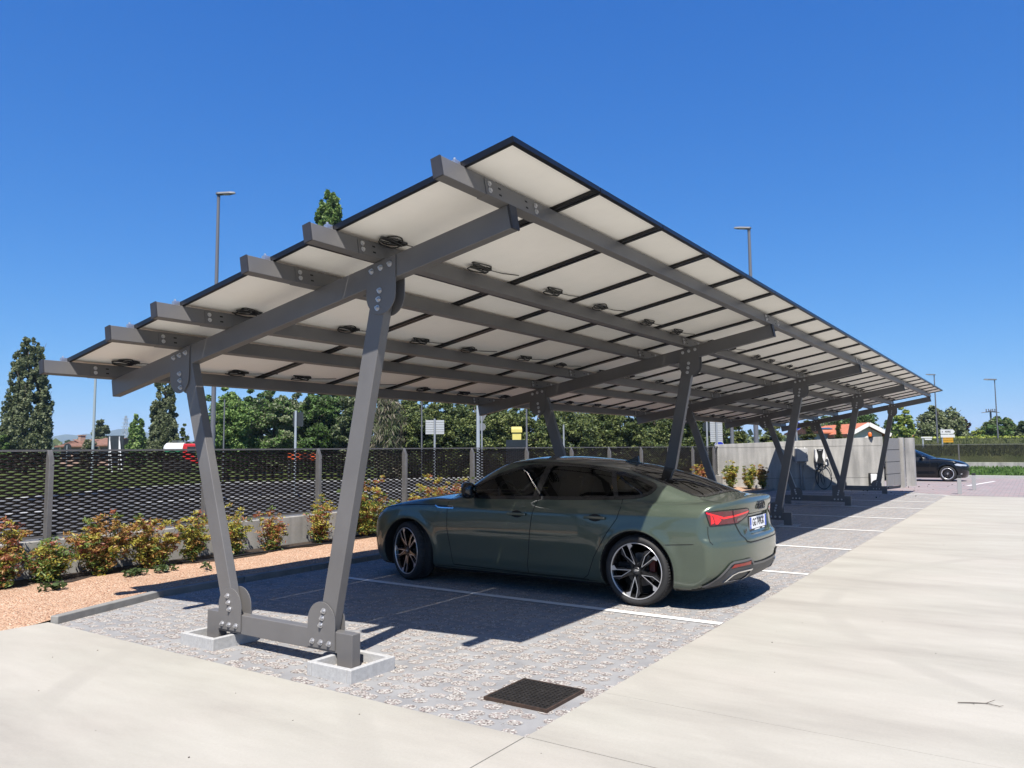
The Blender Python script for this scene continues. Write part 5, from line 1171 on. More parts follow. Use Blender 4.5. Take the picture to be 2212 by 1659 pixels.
for i, (u, d, vt) in enumerate(spots):
    g = site(u, 962, d); H = float(site(u, vt, d)[2])+.1; k = i % 3
    t = thing('evergreen_tree', labs[i], 'tree', (float(g[0]), float(g[1]), -.08), 'evergreen row beyond the fence', er.uniform(0, 6))
    sx = er.uniform(.85, 1.05)
    o = link('crown', eg[k], t); o.scale = (sx, sx, H/5.0); o = link('trunk', tk[k], t); o.scale = (1, 1, H/5.0)
for (u, d, vt, w, lab, sd_) in ((1592, 46, 898, 96, 'yellowish conifer left of the thick grey pole', 61), (1668, 47, 900, 100, 'yellowish conifer right of the thick grey pole', 62), (1746, 52, 905, 70, 'dark loose conifer by the blue round sign', 63), (1812, 58, 902, 26, 'slim blue grey spruce before the orange roof', 64)):
    tree('conifer_tree', lab, u, d, vt, w, 'cone', [L_con, L_con if sd_ > 62 else L_ever2], sd_, .04, nclump=170, nleaf=60, flat=.28, clump=.22, size=.26, asp=.3, droop=.3)
tree('round_tree', 'big dark green tree behind the house with the orange roof', 1850, 82, 886, 120, 'dense', [L_ever, L_bri], 65, .1, nclump=180, nleaf=70)
tree('round_tree', 'pale green tree left of the house with the orange roof', 1790, 95, 897, 90, 'round', [L_bri, L_pop2], 66, .1, nclump=110, nleaf=60)
tree('round_tree', 'slim yellow green young tree right of the white gable', 1955, 66, 876, 52, 'poplar', [L_yel, L_bri2], 67, .08, nclump=130, nleaf=55, clump=.26)
tree('round_tree', 'dark tree between the white gable and the yellow green tree', 1925, 74, 900, 50, 'dense', [L_ever, L_bri], 68, .05, nclump=90, nleaf=60)
tree('round_tree', 'wide loose green tree behind the white arrow sign', 2031, 70, 872, 112, 'round', [L_olive, L_pop2], 69, .06, nclump=210, nleaf=65, clump=.22)
tree('round_tree', 'small dark purple tree right of the wide green tree', 2090, 74, 903, 28, 'poplar', [L_pur, L_pur], 70, .12, nclump=60, nleaf=60)
tree('round_tree', 'olive green tree at the right behind the tall lamp post', 2160, 80, 900, 96, 'bush', [L_olive, L_bri], 71, .03, nclump=170, nleaf=65, clump=.22)
tree('round_tree', 'olive green tree cut by the right picture edge', 2214, 78, 906, 60, 'bush', [L_olive, L_ever], 72, .03, nclump=110, nleaf=65, clump=.24)
tree('round_bush', 'dense bright green hedge bush between purple tree and olive tree', 2118, 76, 928, 50, 'bush', [L_bri, L_yel], 73, .0, nclump=90, nleaf=70, trunk=False, cat='bush')
# far tree line on the horizon
rs = np.random.RandomState(8); C = []
for u in np.linspace(-260, 2500, 420):
    d = rs.uniform(230, 420); g = site(u, 962, d); n = 22; C.append(np.array([g[0], g[1], 0])+rs.normal(size=(n, 3))*np.array([5, 5, .1])+np.stack([np.zeros(n), np.zeros(n), rs.uniform(0, rs.uniform(3, 7), n)], 1))
V, F = leaf_quads(rs, np.concatenate(C), 2.6, .8); o = link('far_wood', mesh_np('far_wood', V, F, [L_pop, L_olive], rs.randint(0, 2, len(F)))); o['kind'] = 'stuff'

# hedge and rough grass bank at the right
bk = MB(); rows = []
rs = np.random.RandomState(2)
for (d, z) in ((52, -.1), (53, .75), (55, 1.25), (58, 1.62), (62, 1.80), (70, 1.85), (120, 1.5)):
    rows.append([(*[float(c) for c in site(u, 962, d)[:2]], z+rs.uniform(-.05, .05)) for u in np.linspace(1700, 2700, 60)])
bk.quadgrid(rows); struct(bk.build('grass_bank', M_bank, smooth=True))
rs = np.random.RandomState(4); n = 9000; uu = rs.uniform(1780, 2420, n); dd = rs.uniform(53, 64, n); P = np.array([site(u, 962, d) for u, d in zip(uu, dd)]); P[:, 2] = np.interp(dd, [52, 53, 55, 58, 62, 70], [-.1, .75, 1.25, 1.62, 1.8, 1.85])
h = rs.uniform(.10, .34, n)*(1+.6*(rs.uniform(size=n) < .06)); a = rs.uniform(0, 6.28, n); w = .05
ca, sa = np.cos(a)*w, np.sin(a)*w; z = np.zeros(n)
V = np.stack([P+np.stack([-ca, -sa, z-.03], 1), P+np.stack([ca, sa, z-.03], 1), P+np.stack([ca*.2+rs.normal(0, .06, n), sa*.2+rs.normal(0, .06, n), h], 1), P+np.stack([-ca*.2, -sa*.2, h*.9], 1)], 1).reshape(-1, 3)
G1 = mat('grass_blade', (.07, .10, .03), .8, col2=(.17, .18, .075), vs=.4, trans=.3); o = link('tall_grass', mesh_np('tall_grass', V, np.arange(4*n).reshape(n, 4), [G1])); o['kind'] = 'stuff'
rs = np.random.RandomState(9)
def hedge(u0, u1, d, z0, h, lab):
    a = site(u0, 962, d); c = site(u1, 962, d); n = 5200; t = rs.uniform(0, 1, n); P = a+(c-a)*t[:, None]; P[:, 0] += rs.normal(0, .35, n); P[:, 1] += rs.normal(0, .2, n); P[:, 2] = z0+rs.uniform(0, h, n)
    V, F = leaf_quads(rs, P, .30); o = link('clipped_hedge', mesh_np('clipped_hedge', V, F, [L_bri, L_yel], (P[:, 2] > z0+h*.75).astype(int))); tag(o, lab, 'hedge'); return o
hedge(1962, 2250, 66, 1.6, .62, 'long low clipped hedge along the top of the grass bank')

# nandina shrubs along the wall
N_red = mat('nandina_red', (.26, .06, .035), .5, col2=(.42, .15, .075), vs=9, trans=.3); N_org = mat('nandina_orange', (.34, .17, .045), .5, col2=(.48, .28, .085), vs=9, trans=.3)
N_yel = mat('nandina_yellow', (.36, .32, .04), .5, col2=(.52, .47, .09), vs=9, trans=.3); N_grn = mat('nandina_green', (.09, .16, .03), .5, col2=(.20, .28, .06), vs=9, trans=.3); N_stem = mat('shrub_stem', (.06, .04, .028), .9)
def shrub(u, vtop, wpx, mix, lab, Y=8.98, pos=None, seed=1, dens=1.0):
    d0 = site(u, 962, 1.0)-CAM
    if pos is None: k = Y/d0[1]; g = CAM+d0*k
    else: g = np.array(pos)
    k = g[0]/d0[0]; zt = float((CAM+(site(u, vtop, 1.0)-CAM)*(g[1]/(site(u, vtop, 1.0)-CAM)[1]))[2]); dep = float((g-CAM) @ F_); W = 1.35*wpx/2*dep/FOC; z0 = .10; H = max(.25, zt-z0)
    rs = np.random.RandomState(seed); t = thing('nandina_shrub', lab, 'shrub', (float(g[0]), float(g[1]), z0), 'nandina shrubs along the low wall')
    C = []; mi = []; stems = []
    ns = max(6, int(15*W/.3)); ratio = np.array(mix, float)/sum(mix)
    for i in range(ns):
        a = rs.uniform(0, 6.28); q = math.sqrt(rs.uniform(0, 1)); h = H*rs.uniform(.50, 1.0)*(1-.22*q); e = np.array([math.cos(a)*q*W*.9, math.sin(a)*q*min(W*.6, .22), h]); stems.append(e)
        for f in np.linspace(.22, 1.06, 9):
            c = e*np.array([f**1.1, f**1.1, f]); nl = int(rs.uniform(24, 46)*dens); tint = rs.choice(4, p=ratio)
            if f < .45: tint = rs.choice([tint, 3, 3])
            rr = min(W, .26)*rs.uniform(.28, .52)*(1.15-.45*f); c = c+rs.normal(0, .035, 3)
            d = rs.normal(size=(nl, 3)); d /= np.linalg.norm(d, axis=1, keepdims=True); d *= rs.uniform(.15, 1, (nl, 1)); C.append(c+d*np.array([rr, rr, rr*.5])); mi.append(np.where(rs.uniform(size=nl) < .72, tint, rs.choice(4, nl, p=ratio)))
    C = np.concatenate(C); mi = np.concatenate(mi); V, F = leaf_quads(rs, C, .047 if dep < 16 else .07, .32, -.1); link('foliage', mesh_np('foliage', V, F, [N_red, N_org, N_yel, N_grn], mi), t)
    b = MB()
    for e in stems: b.tube([(e[0]*.15, e[1]*.15, -.04), (e[0]*.45, e[1]*.45, e[2]*.45), tuple(e*.97)], [.007, .005, .002], 4)
    o = b.build('stems', N_stem); o.parent = t
sh = [(8, 1122, 120, (3, 4, 2, 1), 'big orange red shrub cut by the left picture edge', 1.0), (118, 1150, 100, (2, 1, 2, 5), 'greener low shrub with red tips, second from the left edge', .9), (228, 1096, 128, (2, 6, 2, 1), 'largest bushy orange shrub in the left part of the bed', 1.2),
    (334, 1106, 112, (2, 4, 4, 1), 'bushy orange and yellow shrub right of the largest one', 1.1), (422, 1092, 66, (1, 2, 4, 3), 'upright yellow green shrub just left of the near left leg', .8), (510, 1086, 64, (1, 2, 5, 2), 'loose yellow shrub just right of the near left leg', .7), (588, 1098, 66, (4, 3, 3, 1), 'thin red tipped shrub standing free against the pale wall', .6),
    (694, 1072, 66, (3, 2, 4, 1), 'thin yellow shrub left of the near right leg', .7), (796, 1018, 118, (4, 2, 6, 3), 'tallest shrub with red crown over yellow leaves, left of the green car', 1.0), (846, 1082, 70, (2, 1, 5, 3), 'lower green yellow shrub touching the fence post before the bonnet', .8), (928, 1030, 112, (3, 2, 6, 1), 'wide yellow shrub rising behind the bonnet of the green car', 1.0), (1002, 1036, 74, (5, 3, 3, 1), 'reddish shrub behind the windscreen of the green car', .9), (1062, 1016, 84, (3, 3, 5, 1), 'orange yellow shrub seen through the front window of the green car', .9), (1190, 1010, 100, (3, 3, 5, 1), 'orange yellow shrub behind the rear door of the green car', .8), (1320, 1008, 90, (3, 3, 5, 1), 'orange shrub behind the rear window of the green car', .8)]
for i, (u, vt, w, mx_, lab, dn) in enumerate(sh): shrub(u, vt, w, mx_, lab, seed=100+i, dens=dn)
for i, (u, vt, w, mx_, lab, ps) in enumerate(((1497, 996, 50, (4, 4, 2, 1), 'brown red shrub before the last fence panels by the wall corner', (23.8, 8.9, .1)), (1552, 990, 38, (1, 1, 6, 4), 'yellow green shrub at the left end of the concrete wall', (26.35, 8.75, .1)), (1583, 998, 36, (1, 1, 6, 3), 'second yellow green shrub before the concrete wall', (26.6, 8.2, .1)), (1622, 1001, 28, (2, 5, 4, 1), 'small orange shrub alone before the concrete wall', (27.0, 7.85, .1)))): shrub(u, vt, w, mx_, lab, pos=ps, seed=130+i, dens=.8)
# ground weeds and hose in the bed
Lw = mat('weed_leaf', (.04, .07, .018), .6, col2=(.08, .12, .03), vs=12, trans=.2)
rs = np.random.RandomState(21)
for (x, y, lab) in ((4.02, 8.45, 'flat weed patch at the left end of the gravel bed'), (5.0, 8.62, 'leafy weed in the gravel below the largest orange shrub'), (5.35, 8.60, 'broad leafed weed beside the other weed under the shrubs'), (5.75, 8.35, 'tiny weed sprout alone in the salmon gravel')):
    n = 90 if 'tiny' not in lab else 24; C = np.stack([x+rs.normal(0, .07 if n > 30 else .03, n).clip(-.13, .13), y+rs.normal(0, .045, n).clip(-.08, .08), .115+rs.uniform(0, .05, n)], 1); V, F = leaf_quads(rs, C, .06, .6); tag(link('weed', mesh_np('weed', V, F, [Lw])), lab, 'weed')
b = MB(); hp = [(5.4+i*.35, 8.86+.06*math.sin(i*1.3), .125+.01*math.sin(i*2.1)) for i in range(30)]; b.tube(hp, .012, 6); tag(b.build('irrigation_hose', M_cable, smooth=True), 'black irrigation hose lying along the foot of the shrubs', 'hose')
# twig and grit on the apron
b = MB(); g = site(2125, 1445, 1); tw = Vector((5.35, .32, .0))
K = .62; T = lambda *p: tw+Vector(p)*K
b.tube([T(-.10, .22, .012), T(-.02, .10, .008), T(.02, 0, .010), T(.10, -.07, .03)], [.0025, .003, .0025, .0012], 5); b.tube([T(.02, 0, .01), T(-.02, -.11, .012), T(-.01, -.14, .02)], [.002, .002, .001], 5); b.tube([T(-.03, .11, .01), T(-.06, .09, .006)], .0013, 4)
tag(b.build('twig', M_bark), 'bare forked twig lying on the concrete at the right', 'twig')
rs = np.random.RandomState(31); b = MB()
for i in range(90):
    x, y = rs.uniform(2.2, 16), rs.uniform(-6, 2.1)
    if rs.uniform() < .35: x, y = rs.uniform(1.2, 3.4), rs.uniform(1.0, 7)
    s_ = rs.uniform(.0015, .0048); b.box((x, y, s_*.5), (s_*1.6, s_*1.3, s_))
o = b.build('grit', mat('grit_stone', (.09, .08, .07), .9)); o['kind'] = 'stuff'
rs = np.random.RandomState(33); n = 60; C = np.stack([rs.uniform(24, 34, n), rs.uniform(2.2, 5.2, n), np.full(n, .02)], 1); C[:, 2] += rs.uniform(0, .03, n); V, F = leaf_quads(rs, C, .07, .5); o = link('dead_leaves', mesh_np('dead_leaves', V, F, [mat('dead_leaf', (.06, .045, .03), .9)])); o['kind'] = 'stuff'

# ------------------------------------------------------------------ street furniture and buildings beyond
M_lpole = mat('lamp_pole_grey', (.16, .165, .18), .5, .3); M_gpole = mat('galvanised_pole', (.42, .44, .45), .45, .5); M_sback = mat('sign_back_dark', (.018, .025, .03), .5); M_slat = mat('sign_back_pale', (.50, .52, .53), .5, .3); M_blue = mat('sign_blue', (.012, .03, .36), .4); M_bol = mat('bollard_grey', (.36, .37, .38), .45); M_sw = mat('sign_white', (.60, .61, .62), .4); M_amb = mat('sign_amber', (.50, .26, .012), .45)
def gpos(u, d, z=-.08): p = site(u, 962, d); return Vector((float(p[0]), float(p[1]), z))
def zat(u, v, d): return float(site(u, v, d)[2])
rgt = Vector((R_[0], R_[1], 0)).normalized(); fwd = Vector((F_[0], F_[1], 0)).normalized()
def lamp(u, d, vt, r, lab, arm=1, head=.75, m=M_lpole, base=-.08):
    p = gpos(u, d, base); zt = zat(u, vt, d); t = thing('street_lamp', lab, 'street lamp', p, None)
    b = MB(); b.cyl(p, p+Vector((0, 0, zt-base-.12)), r, 10, 0, r*.55); b.build('pole', m, t, smooth=False)
    b = MB(); c = Vector((p.x, p.y, zt)); dirv = (rgt*arm).normalized(); M = Matrix((( dirv.x, -dirv.y, 0), (dirv.y, dirv.x, 0), (0, 0, 1)))
    e = c+dirv*head*.38
    pts = [(-.12, -.10), (.0, -.17), (.62, -.15), (.88, -.04), (.88, .04), (.62, .15), (0, .17), (-.12, .10)]
    V = [c+M @ Vector((x*head, y*head, .03*x)) for x, y in pts]+[c+M @ Vector((x*head*.97, y*head*.9, .09*head+.03*x)) for x, y in pts]; k = 8
    b.add(V, [tuple(range(k)), tuple(range(2*k-1, k-1, -1))]+[(i, k+i, k+(i+1) % k, (i+1) % k) for i in range(k)]); b.cyl(c-Vector((0, 0, .16)), c+Vector((0, 0, .03)), r*.6, 8); h = b.build('lamp_head', m, t)
    b = MB(); b.box((0, 0, 0), (.34*head, .2*head, .012)); b.v = [tuple(c+M @ Vector((v[0]+.42*head, v[1], v[2]-.008+.012*head))) for v in b.v]; b.build('lens', mat('lamp_lens', (.45, .45, .42), .3), t)
    return t
lamp(459, 23.5, 405, .085, 'tall grey street lamp at the left, its flat head above the solar panels', head=.6)
lamp(1634, 40, 483, .14, 'grey street lamp behind the carport with its head above the right roof edge', arm=-1, head=.9)
lamp(2026, 57, 809, .062, 'street lamp passing behind the far tip of the carport roof', arm=-1, head=.7, base=1.6)
lamp(2157, 62, 820, .060, 'thin street lamp at the far right with a long flat arm', arm=-1, head=1.0, base=1.6)
def pole(u, d, vt, r, lab, m=M_gpole, nm='pole'):
    p = gpos(u, d); b = MB(); zt = zat(u, vt, d); b.cyl(p, (p.x, p.y, zt), r, 8, 0, r*.8); b.cyl(p, p+Vector((0, 0, .12)), r*1.6, 8); b.cyl((p.x, p.y, zt-.01), (p.x, p.y, zt+.02), r*.9, 8); o = b.build(nm, m, loc=tuple(p)); tag(o, lab, 'pole'); return o
pole(201, 40, 792, .075, 'slim pale pole between the broad poplar and the brown roofed house', m=mat('pale_pole', (.36, .42, .44), .5, .2))
pole(483, 33, 862, .035, 'thin bare pole just right of the tall lamp post', m=M_lpole); pole(911, 34, 858, .035, 'thin grey pole left of the white slatted sign', m=M_lpole); pole(1033, 30, 866, .08, 'thick pale pole by the small triangular sign back', m=mat('pale_blue_pole', (.46, .50, .53), .4, .3)); pole(1138, 32, 872, .045, 'thin pole between the yellow house and the second trestle leg', m=M_lpole)
pole(1218, 38, 918, .05, 'short thin pole over the roof of the green car'); pole(1582, 36, 905, .10, 'thick dark grey pole right of the stacked sign backs', m=M_lpole)
def board(t, c, w, h, th, m, nm, yaw=0.0):
    b = MB(); a = Matrix.Rotation(yaw, 3, 'Z') @ rgt; b.bar(Vector(c)-a*w/2, Vector(c)+a*w/2, th, h); return b.build(nm, m, t)
def sign_on_post(u, d, v0, v1, u0, u1, lab, m, mpost=M_gpole, r=.04, cat='road sign', slats=0, yaw=.15):
    p = gpos(u, d); zt, zb = zat(u, v0, d), zat(u, v1, d); t = thing('road_sign', lab, cat, p); b = MB(); b.cyl(p, p+Vector((0, 0, zt+.05-p.z)), r, 8); b.build('post', mpost, t)
    w = (u1-u0)*d/FOC; c = Vector((p.x, p.y, (zt+zb)/2))+rgt*((u0+u1)/2-u)*d/FOC+fwd*(r+.03)
    if slats:
        hh = (zt-zb)/slats
        for i in range(slats): board(t, (c.x, c.y, zb+hh*(i+.5)), w, hh*.86, .03, m, 'sign_panel', yaw)
    else: board(t, c, w, zt-zb, .03, m, 'sign_panel', yaw)
    return t
sign_on_post(638, 26, 890, 921, 631, 653, 'dark rectangular sign back on a pale post, between the near legs', M_sback, mat('pale_blue_pole', (.46, .5, .53), .4))
sign_on_post(939, 30, 907, 938, 919, 959, 'pale slatted back of a direction sign on a post, before the evergreen row', M_slat, slats=6)
t = sign_on_post(1549, 31, 910, 955, 1535, 1563, 'tall stack of pale direction sign backs left of the concrete wall', M_slat, slats=11)
sign_on_post(1528, 32, 913, 931, 1520, 1536, 'small dark sign back left of the tall stacked sign', M_sback)
def round_sign(u, v, d, r, lab, post=True, face=M_blue):
    p = gpos(u, d); z = zat(u, v, d); t = thing('round_road_sign', lab, 'road sign', p); b = MB(); b.cyl(p, (p.x, p.y, z+r), .035, 8); b.build('post', M_gpole, t); c = Vector((p.x, p.y, z))-fwd*.06
    b = MB(); b.cyl(c, c-fwd*.02, r, 28); b.build('disc', face, t); b = MB(); b.cyl(c+fwd*.0, c-fwd*.015, r*1.07, 28); b.build('white_rim', M_sw, t)
    a = (rgt*-.72+Vector((0, 0, -.7))).normalized(); q = c-fwd*.024; b = MB(); b.bar(q-a*r*.5, q+a*r*.35, r*.22, .006, 0, fwd)
    s_ = a.cross(fwd); V = [q+a*r*.75, q+a*r*.25+s_*r*.38, q+a*r*.25-s_*r*.38]; V += [x-fwd*.006 for x in V]; b.add(V, [(0, 1, 2), (5, 4, 3), (0, 3, 4, 1), (1, 4, 5, 2), (2, 5, 3, 0)]); b.build('arrow', M_sw, t)
round_sign(1553, 964, 33, .20, 'blue round arrow sign peeping over the left end of the concrete wall'); round_sign(1722, 920, 38, .20, 'lower blue round arrow sign right of the conifers'); 
# yield sign back
p = gpos(1041, 31); t = thing('yield_sign', 'small triangular sign back with round plate below, by the thick pale pole', 'road sign', p); b = MB(); b.cyl(p, (p.x, p.y, zat(1041, 892, 31)), .03, 8); b.build('post', M_gpole, t)
c = Vector((p.x, p.y, zat(1041, 902, 31)))+fwd*.05; b = MB(); V = [c+rgt*-.22+Vector((0, 0, .16)), c+rgt*.22+Vector((0, 0, .16)), c+Vector((0, 0, -.22))]; V += [v+fwd*.02 for v in V]; b.add(V, [(0, 1, 2), (5, 4, 3), (0, 3, 4, 1), (1, 4, 5, 2), (2, 5, 3, 0)]); b.build('triangle_plate', mat('sign_back_grey', (.2, .21, .22), .5, .3), t); b = MB(); q = Vector((p.x, p.y, zat(1041, 922, 31)))+fwd*.05; b.cyl(q, q+fwd*.02, .16, 20); b.build('round_plate', MATS['sign_back_grey'], t)
# billboard back at the left
d = 62; p = gpos(250, d); t = thing('billboard', 'dark billboard seen from behind with white struts, right of the brown roofed house', 'billboard', p)
board(t, (p.x, p.y, (zat(250, 941, d)+zat(250, 972, d))/2), 33*d/FOC, zat(250, 941, d)-zat(250, 972, d), .08, M_sback, 'board', .1)
for du in (-12, 9):
    b = MB(); a = Vector((p.x, p.y, 0))+rgt*du*d/FOC-fwd*.1; b.cyl(a+Vector((0, 0, -.1)), a+Vector((0, 0, zat(250, 943, d))), .05, 6); b.build('upright', M_sw, t); b = MB(); b.cyl(a+rgt*.7-fwd*.8+Vector((0, 0, -.1)), a+Vector((0, 0, zat(250, 952, d))), .05, 6); b.build('strut', M_sw, t)
p = gpos(145, 58); t = thing('round_road_sign', 'small dark round sign back left of the brown roofed house', 'road sign', p); b = MB(); b.cyl(p, (p.x, p.y, zat(145, 962, 58)), .04, 6); b.build('post', M_gpole, t); b = MB(); q = Vector((p.x, p.y, zat(145, 966, 58)))+fwd*.06; b.cyl(q, q+fwd*.02, .28, 20); b.build('disc', M_sback, t)
# signs at the right
d = 54; p = gpos(2036, d, 1.4); t = thing('direction_sign', 'white arrow direction sign reading ARRE over a blank white strip', 'road sign', p)
b = MB(); b.cyl(p, (p.x, p.y, zat(2036, 925, d)), .05, 8); b.build('post', M_gpole, t)
c = Vector((p.x, p.y, zat(2046, 932.5, d)))+rgt*.36-fwd*.07; w, h = .50, .155
b = MB(); V = [c+rgt*x+Vector((0, 0, z)) for x, z in ((-w, -h), (w-.12, -h), (w, 0), (w-.12, h), (-w, h))]; V += [v-fwd*.03 for v in V]; k = 5; b.add(V, [tuple(range(k)), tuple(range(2*k-1, k-1, -1))]+[(i, k+i, k+(i+1) % k, (i+1) % k) for i in range(k)]); ap = b.build('arrow_board', M_sw, t)
TM = Matrix((( rgt.x, 0, -fwd.x, 0), (rgt.y, 0, -fwd.y, 0), (0, 1, 0, 0), (0, 0, 0, 1)))
text_mesh('sign_text', 'ARRE', .17, M_ink, ap, Matrix.Translation(c-fwd*.034-p) @ TM, .001, .004)
b = MB(); q = c-fwd*.032-rgt*.38; b.bar(q-rgt*.04, q+rgt*.04, .004, .10); b.build('pictogram', mat('pictogram_grey', (.2, .2, .22), .5), ap)
board(t, (c.x, c.y, c.z-.30), .98, .20, .03, M_sw, 'white_strip')
d = 56; p = gpos(2047, d, 1.4); t = thing('amber_sign', 'amber yellow sign of stacked boards below the white arrow sign', 'road sign', p); b = MB(); b.cyl(p, (p.x, p.y, zat(2047, 945, d)), .05, 8); b.build('post', M_sback, t)
zt, zb = zat(2047, 942, d), zat(2047, 956, d)
for i in range(3): board(t, Vector((p.x, p.y, zb+(zt-zb)*(i+.5)/3))-fwd*.06, .78, (zt-zb)/3*.86, .03, M_amb, 'sign_board')
d = 55; p = gpos(1994, d, 1.2); t = thing('fingerpost', 'short blue grey post with two pale side boards on the grass bank', 'road sign', p); b = MB(); b.cyl(p, (p.x, p.y, zat(1994, 944, d)), .05, 8); b.build('post', mat('pale_blue_pole', (.46, .5, .53), .4), t); board(t, Vector((p.x, p.y, zat(1994, 945, d)))+rgt*.25-fwd*.06, .8, .10, .03, M_sw, 'side_board'); board(t, Vector((p.x, p.y, zat(1994, 949, d)))+rgt*.35-fwd*.06, .5, .09, .03, M_sw, 'side_board')
# mobile mast
d = 130; p = gpos(2144, d, 0); t = thing('antenna_mast', 'distant mast with small antenna platform behind the right trees', 'mast', p); b = MB(); b.cyl(p, (p.x, p.y, zat(2144, 886, d)), (.2), 8, 0, .14); b.build('pole', M_lpole, t)
b = MB(); b.cyl((p.x, p.y, zat(2144, 889, d)), (p.x, p.y, zat(2144, 888.6, d)), .8, 10); b.build('platform', M_lpole, t)
for a in (-.7, -.3, .1, .4, .75): b = MB(); q = p+rgt*a; b.box((q.x, q.y, zat(2144, 886.5, d)), (.16, .16, .55)); b.build('antenna', M_lpole, t)
for sg in (-1, 1): b = MB(); b.cyl(Vector((p.x, p.y, zat(2144, 889, d))), Vector((p.x, p.y, zat(2144, 891, d)))+rgt*sg*1.5, .07, 6); b.build('side_arm', M_lpole, t)
# lattice pylon far left
d = 420; p = gpos(270, d, 0); t = thing('lattice_pylon', 'faint lattice power pylon before the blue hills', 'pylon', p); Hh = zat(270, 898, d); b = MB()
for sx in (-1, 1):
    for sy in (-1, 1): b.cyl(p+rgt*sx*2.4+fwd*sy*2.4, Vector((p.x, p.y, Hh))+rgt*sx*.3+fwd*sy*.3, .14, 4)
for i in range(9):
    f0, f1 = i/9, (i+1)/9
    for sx in (-1, 1): b.cyl(p+rgt*sx*(2.4-2.1*f0)+Vector((0, 0, Hh*f0)), p-rgt*sx*(2.4-2.1*f1)+Vector((0, 0, Hh*f1)), .10, 4)
for f in (.72, .82, .92): b.cyl(p-rgt*3.2*(1.5-f)+Vector((0, 0, Hh*f)), p+rgt*3.2*(1.5-f)+Vector((0, 0, Hh*f)), .12, 4)
b.build('lattice', M_gpole, t)
# houses
M_tile = mat('brown_roof_tile', (.20, .10, .065), .85, var=.25, vs=3, bump=.4, bs=10); M_otile = mat('orange_roof_tile', (.52, .17, .085), .85, var=.18, vs=2, bump=.4, bs=8); M_plas = mat('pink_render', (.40, .26, .20), .9, var=.1); M_wht = mat('white_render', (.74, .73, .71), .9, var=.05); M_grw = mat('grey_render', (.34, .34, .36), .9); M_yell = mat('yellow_render', (.62, .55, .16), .9, var=.06); M_win = mat('dark_window', (.02, .025, .03), .15)
def house(lab, u0, u1, d, vr, ve, depth_, mw, mr, hip=True, base=0.0, cat='house', wins=2, ov=.5, chim=False):
    a = gpos(u0, d, base); c = gpos(u1, d, base); W = (c-a).length; ze, zr = zat((u0+u1)/2, ve, d), zat((u0+u1)/2, vr, d); t = thing('house', lab, cat, a)
    X = (c-a).normalized(); Y = Vector((-X.y, X.x, 0))
    if Y.dot(fwd) < 0: Y = -Y
    P = lambda x, y, z: a+X*x+Y*y+Vector((0, 0, z-base))
    b = MB(); b.add([P(x, y, z) for z in (base-.2, ze) for x, y in ((0, 0), (W, 0), (W, depth_), (0, depth_))], [(0, 1, 5, 4), (1, 2, 6, 5), (2, 3, 7, 6), (3, 0, 4, 7), (4, 5, 6, 7)]); b.build('wall', mw, t)
    hx = depth_*.5 if hip else -ov+.01
    V = [P(-ov, -ov, ze), P(W+ov, -ov, ze), P(W+ov, depth_+ov, ze), P(-ov, depth_+ov, ze), P(hx, depth_/2, zr), P(W-hx, depth_/2, zr)]; V += [v+Vector((0, 0, .16)) for v in V]
    b = MB(); b.add(V, [(6, 7, 11, 10), (8, 9, 10, 11), (7, 8, 11), (9, 6, 10), (1, 0, 4, 5), (3, 2, 5, 4), (0, 1, 7, 6), (1, 2, 8, 7), (2, 3, 9, 8), (3, 0, 6, 9)]); r = b.build('roof', mr, t)
    b = MB(); q = P(W*.32, depth_*.4, 0); b.box((q.x, q.y, zr+.0), (.6, .6, 1.2)); b.box((q.x, q.y, zr+.64), (.75, .75, .1)); b.build('chimney', mw, r) if chim else None
    for i in range(wins):
        x = W*(i+.5)/wins; b = MB(); q = P(x, -.03, (base+ze)/2+.2); b.bar(q-X*.55, q+X*.55, .06, 1.2); b.build('window', M_win, t)
    return t, P, W, ze, zr
house('brown roofed house with a stubby chimney among bushes at the left', 132, 182, 92, 951, 966, 7, M_plas, M_tile, chim=True)
house('second lower brown roofed house wing left of the dark billboard', 205, 236, 90, 948, 964, 6, M_plas, M_tile, hip=False)
t, P, W, ze, zr = house('white house wing with long orange roof and two skylights', 1775, 1848, 74, 922, 936, 9, M_grw, M_otile, hip=False, base=0, ov=.3)
for k in (.12, .30):
    b = MB(); q = P(W*k, 9*.22, ze+(zr-ze)*.46+.28); nn = (P(0, 0, 0)-P(0, 0, 0)); b.add([P(W*k+dx, dy, ze+(zr-ze)*(dy+.3)/(4.8)+.24) for dx, dy in ((0, 1.4), (.9, 1.4), (.9, 2.6), (0, 2.6))], [(0, 1, 2, 3)]); b.build('skylight', M_win, t)
